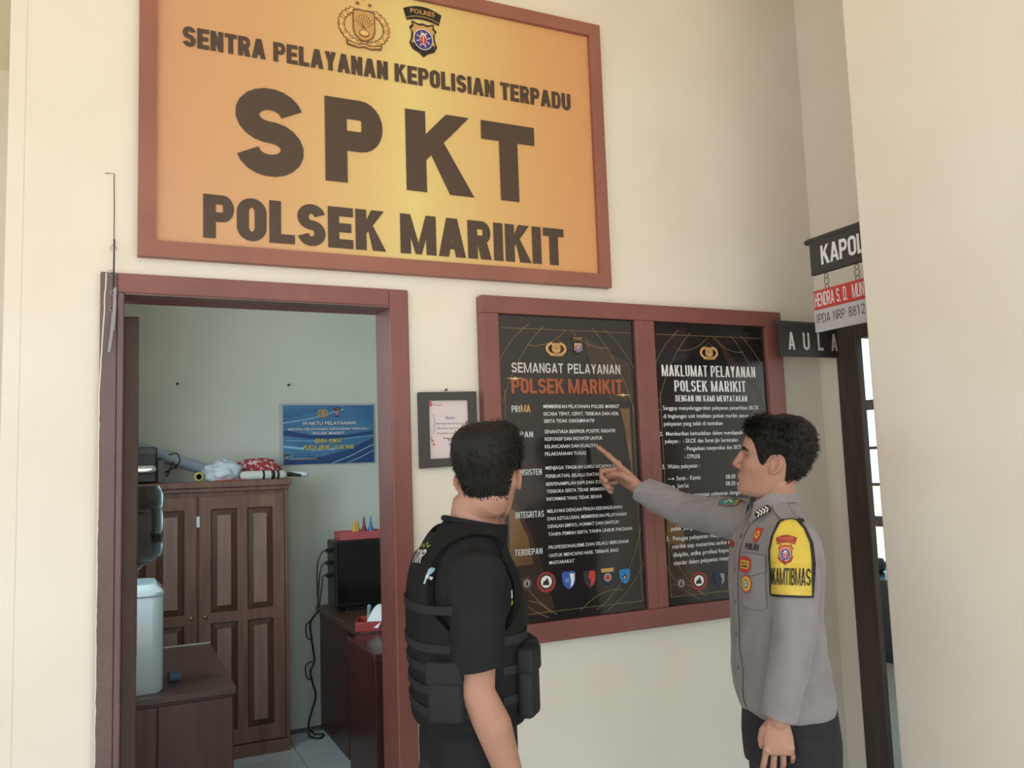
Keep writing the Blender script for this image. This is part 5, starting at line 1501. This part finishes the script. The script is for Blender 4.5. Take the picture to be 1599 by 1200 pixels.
TAB1 = [(.74, .172, .075, -.150), (.85, .168, .082, -.150), (.95, .164, .084, -.148), (1.05, .164, .086, -.150), (1.15, .170, .090, -.156), (1.24, .176, .090, -.156), (1.30, .176, .080, -.148), (1.345, .164, .060, -.134), (1.375, .138, .056, -.118), (1.40, .110, .062, -.104), (1.42, .090, .068, -.090), (1.436, .082, .072, -.080)]
mb = MB(); torso_loft(mb, TAB1, .02, 64)
for s in (-1, 1):
    mb.tube([(s * .10, -.035, 1.315), (s * .162, -.032, 1.325), (s * .178, -.038, 1.22), (s * .186, -.044, 1.12), (s * .186, -.043, 1.092)], [.072, .070, .066, .064, .063], 28, round_ends=False)
me = fuse(mb, .0055, 8)
cut_plane(me, (.186, -.044, 1.105), (.05, .12, -1), .095)
cut_plane(me, (-.186, -.044, 1.105), (0, .12, -1), .095)
cut_plane(me, (0, -.03, 1.432), (0, .25, 1), .12)
wrinkle(me, lambda p: .003 * noise.noise(Vector((p.x * 12, p.y * 12, p.z * 7))) + .003 * noise.noise(Vector((p.x * 26, p.y * 24, p.z * 12 + 4))) * max(0, min(1, (1.3 - p.z) / .2)))
me.materials.append(TEE)
tee = link_mesh('t_shirt', me, p1)
q = MB(); q.tube([(.079 * math.sin(a), -.004 + .074 * math.cos(a), 1.430 - .016 * math.cos(a)) for a in [2 * PI * k / 40 for k in range(41)]], .008, 8, round_ends=False)
q.build('neckband', TEE, p1, True)
VEST = mat('black_vest_nylon', (25, 25, 27), .75, (20, 20, 22), 12, bump=.2, bscale=300, spec=.3)
POUCH = mat('vest_pouch_cloth', (31, 33, 39), .75, (26, 28, 33), 12, bump=.2, bscale=300)
def vest_shell():
    q = MB(); cols, rows = 96, 60; z0, z1 = .955, 1.428
    keep = {}
    P = []
    for j in range(rows + 1):
        z = z0 + (z1 - z0) * j / rows
        for k in range(cols):
            phi = 2 * PI * k / cols
            P.append(torso_pt(TAB1, phi, z, .022 if z < 1.36 else .018, 2.6))
    for j in range(rows):
        for k in range(cols):
            idx = (j * cols + k, j * cols + (k + 1) % cols, (j + 1) * cols + (k + 1) % cols, (j + 1) * cols + k)
            c = (P[idx[0]] + P[idx[2]]) / 2
            phi = 2 * PI * (k + .5) / cols
            dev = abs(abs(((phi + PI) % (2 * PI)) - PI) - PI / 2) * 180 / PI
            arm = dev < 52 * max(0, min(1, (c.z - 1.17) / .09)) ** .5 if c.z > 1.17 else False
            if c.z > 1.345: arm = abs(c.x) > .118
            neck = abs(c.x) < .060 and c.z > (1.30 if c.y > -.03 else 1.414)
            if c.z > 1.420 and abs(c.x) < .07: neck = True
            if arm or neck: continue
            q.f.append(idx); q.m.append(0)
    q.v = [tuple(p) for p in P]
    used = sorted({i for f in q.f for i in f}); mp = {o_: n_ for n_, o_ in enumerate(used)}
    q.v = [q.v[i] for i in used]; q.f = [tuple(mp[i] for i in f) for f in q.f]
    me = q.mesh('tmp', VEST); bm = bmesh.new(); bm.from_mesh(me)
    for _ in range(10):      # ease the stepped cut edges
        nw = {}
        for v in bm.verts:
            nb_ = [e_.other_vert(v) for e_ in v.link_edges if e_.is_boundary]
            if len(nb_) == 2: nw[v] = v.co * .4 + (nb_[0].co + nb_[1].co) * .3
        for v, c_ in nw.items(): v.co = c_
    bm.verts.index_update()
    q.v = [tuple(v.co) for v in bm.verts]; q.f = [tuple(v.index for v in f.verts) for f in bm.faces]; q.m = [0] * len(q.f)
    bm.free(); bpy.data.meshes.remove(me)
    return q
vest = solid(vest_shell(), .018, 'tactical_vest', VEST, p1, off=-1)
bvv = BVHTree.FromPolygons([v.co.copy() for v in vest.data.vertices], [tuple(p.vertices) for p in vest.data.polygons])
def strap(name, path, wd_, th, m_, parent, off=.004, tree=None):
    """webbing laid on the vest along a path of (phi, z)"""
    q = MB(); pts = []
    for ph, z in path: pts.append((torso_pt(TAB1, math.radians(ph), z, .022 + off, 2.6), math.radians(ph)))
    n_ = len(pts)
    for i in range(n_ - 1):
        a, b = pts[i][0], pts[i + 1][0]
        t = (b - a).normalized(); nn = Vector((math.sin(pts[i][1]), math.cos(pts[i][1]), 0)); s_ = t.cross(nn).normalized() * wd_ / 2
        nb_ = Vector((math.sin(pts[i + 1][1]), math.cos(pts[i + 1][1]), 0)); s2 = t.cross(nb_).normalized() * wd_ / 2
        q.add([a - s_, a + s_, b + s2, b - s2], [(0, 1, 2, 3)])
    return solid(q, th, name, m_, parent)
for z in (1.00, 1.05, 1.10, 1.15):
    strap('webbing', [(95 + 5 * k, z) for k in range(34)], .020, .003, POUCH, vest)
strap('webbing', [(110 + 4 * k, 1.24) for k in range(30)], .020, .003, POUCH, vest)
for z in (1.02, 1.09, 1.16):
    strap('webbing', [(-50 + 5 * k, z) for k in range(26)], .020, .003, POUCH, vest)
def pouch(name, phi, z0, z1, w_, d_, m_=POUCH, tilt=0.0, off=.022, flap=True):
    ph = math.radians(phi); zc = (z0 + z1) / 2
    c = torso_pt(TAB1, ph, zc, off, 2.6)
    # outward direction from the surface itself
    e = (torso_pt(TAB1, ph + .05, zc, off, 2.6) - torso_pt(TAB1, ph - .05, zc, off, 2.6)).normalized()
    nn = Vector((0, 0, 1)).cross(e); nn = -nn if nn.dot(c - Vector((0, -.035, zc))) < 0 else nn
    h = (z1 - z0) / 2
    q = MB(); q.box(-w_ / 2, w_ / 2, -.004, d_, -h, h, min(.012, d_ * .35))
    Rm = Matrix((e, nn, Vector((0, 0, 1)))).transposed()
    q.v = [tuple(c + Rm @ Vector(p)) for p in q.v]
    o_ = q.build(name, m_, vest, 60)
    if flap:
        q = MB(); q.box(-w_ / 2 - .003, w_ / 2 + .003, -.002, d_ + .004, h - (z1 - z0) * .34, h + .006, min(.008, d_ * .3)); q.v = [tuple(c + Rm @ Vector(p)) for p in q.v]
        q.build('flap', m_, o_, 60)
    return o_
pouch('pouch', 118, .985, 1.12, .085, .032)
pouch('pouch', 42, .97, 1.13, .075, .035)
pouch('pouch', 4, .97, 1.13, .085, .035)
pouch('radio_pouch', -18, 1.02, 1.21, .055, .045)
q = MB(); q.tube([(.12, -.035, 1.352), (.112, -.07, 1.362), (.10, -.11, 1.345)], .014, 10, .5, (0, 0, 1)); q.build('shoulder_buckle', BP, vest, True)
TAB_T = mat('black_trousers', (34, 34, 38), .85)
trousers_shoes(p1, .84, TAB_T, .155, -.035)

# ------------------------------------------------------------------ insignia on the uniform, marks on the vest
SEAM = mat('uniform_seam', (110, 102, 101), .8)
def stitched(F_, pts, m_, ly=0, wd_=.0016):
    F_.poly(pts, m_, ly); F_.line(pts + [pts[0]], wd_, SEAM, ly + 1)
CH_N = Vector((-.22, .95, .20)).normalized(); CH_U = Vector((-.97, -.22, 0)).normalized(); CH_V = CH_N.cross(CH_U) * -1
if CH_V.z < 0: CH_V = -CH_V
def on_chest(name, F_, c, off=.0022, parent=shirt):
    return F_.build(name, parent, c, CH_U, CH_V, CH_N, conform=bv2, cuts=5, off=off)
F = Flat(); stitched(F, [(-.048, .022), (.050, .022), (.050, -.020), (.026, -.030), (.001, -.038), (-.024, -.030), (-.048, -.020)], SHIRT); on_chest('pocket_flap', F, (-.082, .08, 1.288), .0035)
F = Flat(); stitched(F, [(-.045, .0), (.047, .0), (.047, -.10), (.035, -.112), (-.033, -.112), (-.045, -.10)], SHIRT); on_chest('pocket', F, (-.082, .085, 1.275), .0018)
rdp = mat('patch_red', (186, 62, 60), .6); ylp = mat('patch_yellow', (212, 172, 72), .6); bkp = mat('patch_black', (34, 30, 32), .7); whp = mat('patch_white', (226, 224, 218), .6); tel = mat('patch_teal', (58, 128, 128), .6); grn = mat('patch_green', (70, 110, 80), .6); pup = mat('patch_purple', (86, 84, 150), .6)
F = Flat(); F.poly(shield_pts(0, 0, .032, .044), rdp, 0); F.disc(0, .002, .010, .012, ylp, 1, 12); F.poly(star(0, .002, .008), rdp, 2); on_chest('red_patch', F, (-.080, .066, 1.360))
F = Flat(); F.polys(block_text('POLRI', -.030, .030, -.008, .017, .30, gap=.14, uk=.2), bkp, 0); on_chest('embroidered_lettering', F, (-.076, .080, 1.328), .0045)
F = Flat()
F.poly([(-.026, .016), (-.006, .022), (.006, .022), (.026, .016), (.028, -.004), (.022, -.018), (0, -.025), (-.022, -.018), (-.028, -.004)], rdp, 0)
F.poly([(-.019, .010), (.019, .010), (.021, -.004), (.015, -.012), (-.015, -.012), (-.021, -.004)], ylp, 1)
F.polys(block_text('POLDA', -.015, .015, -.001, .007, .3, gap=.14, uk=.2), bkp, 2); F.line([(-.014, -.006), (.014, -.006)], .004, bkp, 2); on_chest('red_yellow_patch', F, (-.058, .092, 1.280), .006)
F = Flat()
pts = []
for k in range(32):
    a = 2 * PI * k / 32; r_ = .0255 if k % 2 else .0225
    pts.append((r_ * math.cos(a), r_ * math.sin(a)))
F.poly(pts, rdp, 0); F.disc(0, 0, .0205, .0205, ylp, 1, 20); F.disc(0, 0, .012, .012, grn, 2, 16); F.disc(0, 0, .008, .008, whp, 3, 14); F.disc(0, 0, .004, .004, grn, 4, 10); on_chest('round_patch', F, (-.066, .096, 1.228), .004)
# placket and buttons down the front
F = Flat(); stitched(F, [(-.016, .0), (.016, .0), (.016, -.50), (-.016, -.50)], SHIRT); F.build('placket', shirt, (0, .12, 1.385), (-1, 0, 0), (0, 0, 1), (0, 1, 0), conform=bv2, cuts=6, off=.002)
for z_ in (1.35, 1.26, 1.17, 1.08, .99):
    F = Flat(); F.disc(0, 0, .0055, .0055, SEAM, 0, 12); F.build('button', shirt, (0, .12, z_), (-1, 0, 0), (0, 0, 1), (0, 1, 0), conform=bv2, cuts=1, off=.004)
# name strip on the far chest
F = Flat(); F.poly([(-.03, -.008), (.03, -.008), (.03, .008), (-.03, .008)], rdp, 0); F.build('name_strip', shirt, (.075, .12, 1.325), (-1, 0, 0), (0, 0, 1), (0, 1, 0), conform=bv2, cuts=3, off=.003)
# shoulder strap with rank chevrons
EN = Vector((-.36, .12, .92)).normalized(); EU = Vector((-.93, .0, -.36)); EU = (EU - EN * EU.dot(EN)).normalized(); EV = EN.cross(EU)
F = Flat(); stitched(F, [(-.052, -.021), (.045, -.024), (.045, .024), (-.052, .021), (-.064, 0)], SHIRT); F.build('shoulder_strap', shirt, (-.112, -.012, 1.41), EU, EV, EN, conform=bv2, cuts=5, off=.005)
EN2 = Vector((.36, .12, .92)).normalized(); EU2 = Vector((.93, .0, -.36)); EU2 = (EU2 - EN2 * EU2.dot(EN2)).normalized(); EV2 = EN2.cross(EU2)
F = Flat(); stitched(F, [(-.052, -.021), (.045, -.024), (.045, .024), (-.052, .021), (-.064, 0)], SHIRT); F.build('shoulder_strap', shirt, (.112, -.012, 1.41), EU2, EV2, EN2, conform=bv2, cuts=5, off=.005)
CN = Vector((-.55, .72, .42)).normalized(); CU = Vector((-.62, -.62, .48)); CU = (CU - CN * CU.dot(CN)).normalized(); CV = CN.cross(CU)
if CV.z < 0: CV = -CV
F = Flat(); F.poly([(-.022, -.011), (.020, -.012), (.024, 0), (.020, .012), (-.022, .011), (-.026, 0)], bkp, 0)
for k in range(4):
    x_ = -.015 + .0095 * k
    F.line([(x_ - .004, .009), (x_ + .003, .0), (x_ - .004, -.009)], .0042, whp, 1)
F.build('rank_chevrons', shirt, Vector((-.072, .040, 1.424)), CU, CV, CN, step=.0006)
# yellow armband
AN = Vector((-.80, .60, .10)).normalized(); AU = Vector((-.60, -.80, 0)); AV = AU.cross(AN) * -1
if AV.z < 0: AV = -AV
AO = Vector((-.183, .014, 1.305))
band = [(-.053, -.095), (.049, -.095), (.050, -.04), (.049, .0), (.044, .04), (.030, .078), (.012, .100), (-.008, .104), (-.028, .092), (-.044, .06), (-.053, .02)]
YB = mat('yellow_armband_vinyl', (214, 188, 78), .35, (202, 174, 66), 18, bump=.25, bscale=40)
F = Flat(); F.poly(band, YB, 0)
arm = F.build('armband', shirt, AO, AU, AV, AN, conform=bv2, cuts=7, off=.004)
F = Flat(); F.line(band + [band[0]], .006, bkp, 0); F.build('armband_edge', arm, AO, AU, AV, AN, conform=bv2, cuts=5, off=.0052)
F = Flat(); F.polys(block_text('NKAMTIBMAS', -.051, .045, -.068, .042, .28, gap=.12, uk=.13), bkp, 0); F.build('armband_lettering', arm, AO, AU, AV, AN, conform=bv2, cuts=3, off=.0058)
F = Flat(); region_patch(F, -.010, .020, .050, .078, 0, rim=mat('patch_dark_red', (150, 56, 50), .6), field=mat('patch_orange', (206, 110, 70), .6)); F.build('armband_crest', arm, AO, AU, AV, AN, conform=bv2, cuts=3, off=.0056)
# teal sleeve patch on the raised arm
TN = Vector((-.62, .48, .62)).normalized(); TU = Vector((-.83, -.50, 0)); TU = (TU - TN * TU.dot(TN)).normalized(); TV = TU.cross(TN) * -1
if TV.z < 0: TV = -TV
F = Flat()
F.poly([(-.030, -.020), (.022, -.022), (.034, -.012), (.034, .018), (.02, .022), (-.028, .018), (-.034, 0)], mat('patch_maroon', (140, 60, 86), .6), 0)
F.poly([(-.027, -.017), (.020, -.018), (.020, .018), (-.025, .015), (-.030, 0)], tel, 1); F.poly([(.021, -.018), (.031, -.010), (.031, .016), (.021, .019)], ylp, 1)
F.line([(-.015, -.008), (0, .004), (.012, -.006)], .004, whp, 2); F.disc(-.004, .008, .005, .005, ylp, 2, 10)
for k in range(3): F.poly([(.023, -.012 + .009 * k), (.029, -.010 + .009 * k), (.029, -.006 + .009 * k), (.023, -.008 + .009 * k)], bkp, 2)
F.build('sleeve_patch', shirt, (.178, .030, 1.425), TU, TV, TN, conform=bv2, cuts=4, off=.003)

# vest back print and small marks
bvt = BVHTree.FromPolygons([v.co.copy() for v in tee.data.vertices], [tuple(p.vertices) for p in tee.data.polygons])
VN = Vector((.30, -.90, .30)).normalized(); VU = Vector((.95, .31, 0)).normalized(); VV = VN.cross(VU)
if VV.z < 0: VV = -VV
LIM = mat('print_lime', (176, 196, 64), .6); WPR = mat('print_vest_white', (206, 206, 208), .6)
F = Flat(); F.polys(block_text('TOR', -.048, .048, -.024, .036, .27, gap=.1, uk=.2), WPR, 0); F.build('back_lettering', vest, (.028, -.16, 1.365), VU, VV, VN, conform=bvv, cuts=3, off=.002)
F = Flat(); F.line([(-.054, .014), (-.040, .030), (-.026, .018), (-.012, .028), (.004, .018), (.022, .032), (.036, .018), (.050, .024)], .0036, LIM, 0); F.build('back_zigzag', vest, (.028, -.16, 1.365), VU, VV, VN, conform=bvv, cuts=3, off=.002)
SN = Vector((.75, -.62, .2)).normalized(); SU = Vector((.62, .75, 0)).normalized(); SV = SN.cross(SU)
if SV.z < 0: SV = -SV
F = Flat(); F.poly([(-.012, -.020), (-.004, -.020), (.010, .018), (.004, .020)], mat('print_vest_blue', (150, 186, 206), .6), 0); F.poly([(-.006, -.004), (.006, -.010), (.008, -.004), (-.002, .004)], WPR, 1)
F.build('side_mark', vest, (.116, -.135, 1.315), SN.cross(Vector((0, 0, 1))) * -1, SV, SN, conform=bvv, cuts=3, off=.002)
TN1 = Vector((.80, .58, .05)).normalized(); TU1 = Vector((-.58, .80, 0)); TV1 = Vector((0, 0, 1))
F = Flat(); F.poly([(-.005, .0), (.004, .002), (.003, .022), (-.004, .020)], WPR, 0); F.poly([(-.005, -.016), (.005, -.014), (.004, -.004), (-.004, -.006)], LIM, 0)
F.build('chest_mark', tee, (.138, .057, 1.250), TU1, TV1, TN1, conform=bvt, cuts=2, off=.002)

# two nails left in the office wall
for x_, z_ in ((.339, 2.151), (1.005, 2.149)):
    q = MB(); q.lathe([(.004, 0), (.004, -.012), (.008, -.013), (.008, -.016)], (0, 0, 0), 8, 'y'); nl = q.build('nail', WIRE, None, loc=(x_, 2.9425, z_))
    tag(nl, 'dark nail in the office back wall above the ' + ('wardrobe' if x_ < .5 else 'blue poster'), 'nail')
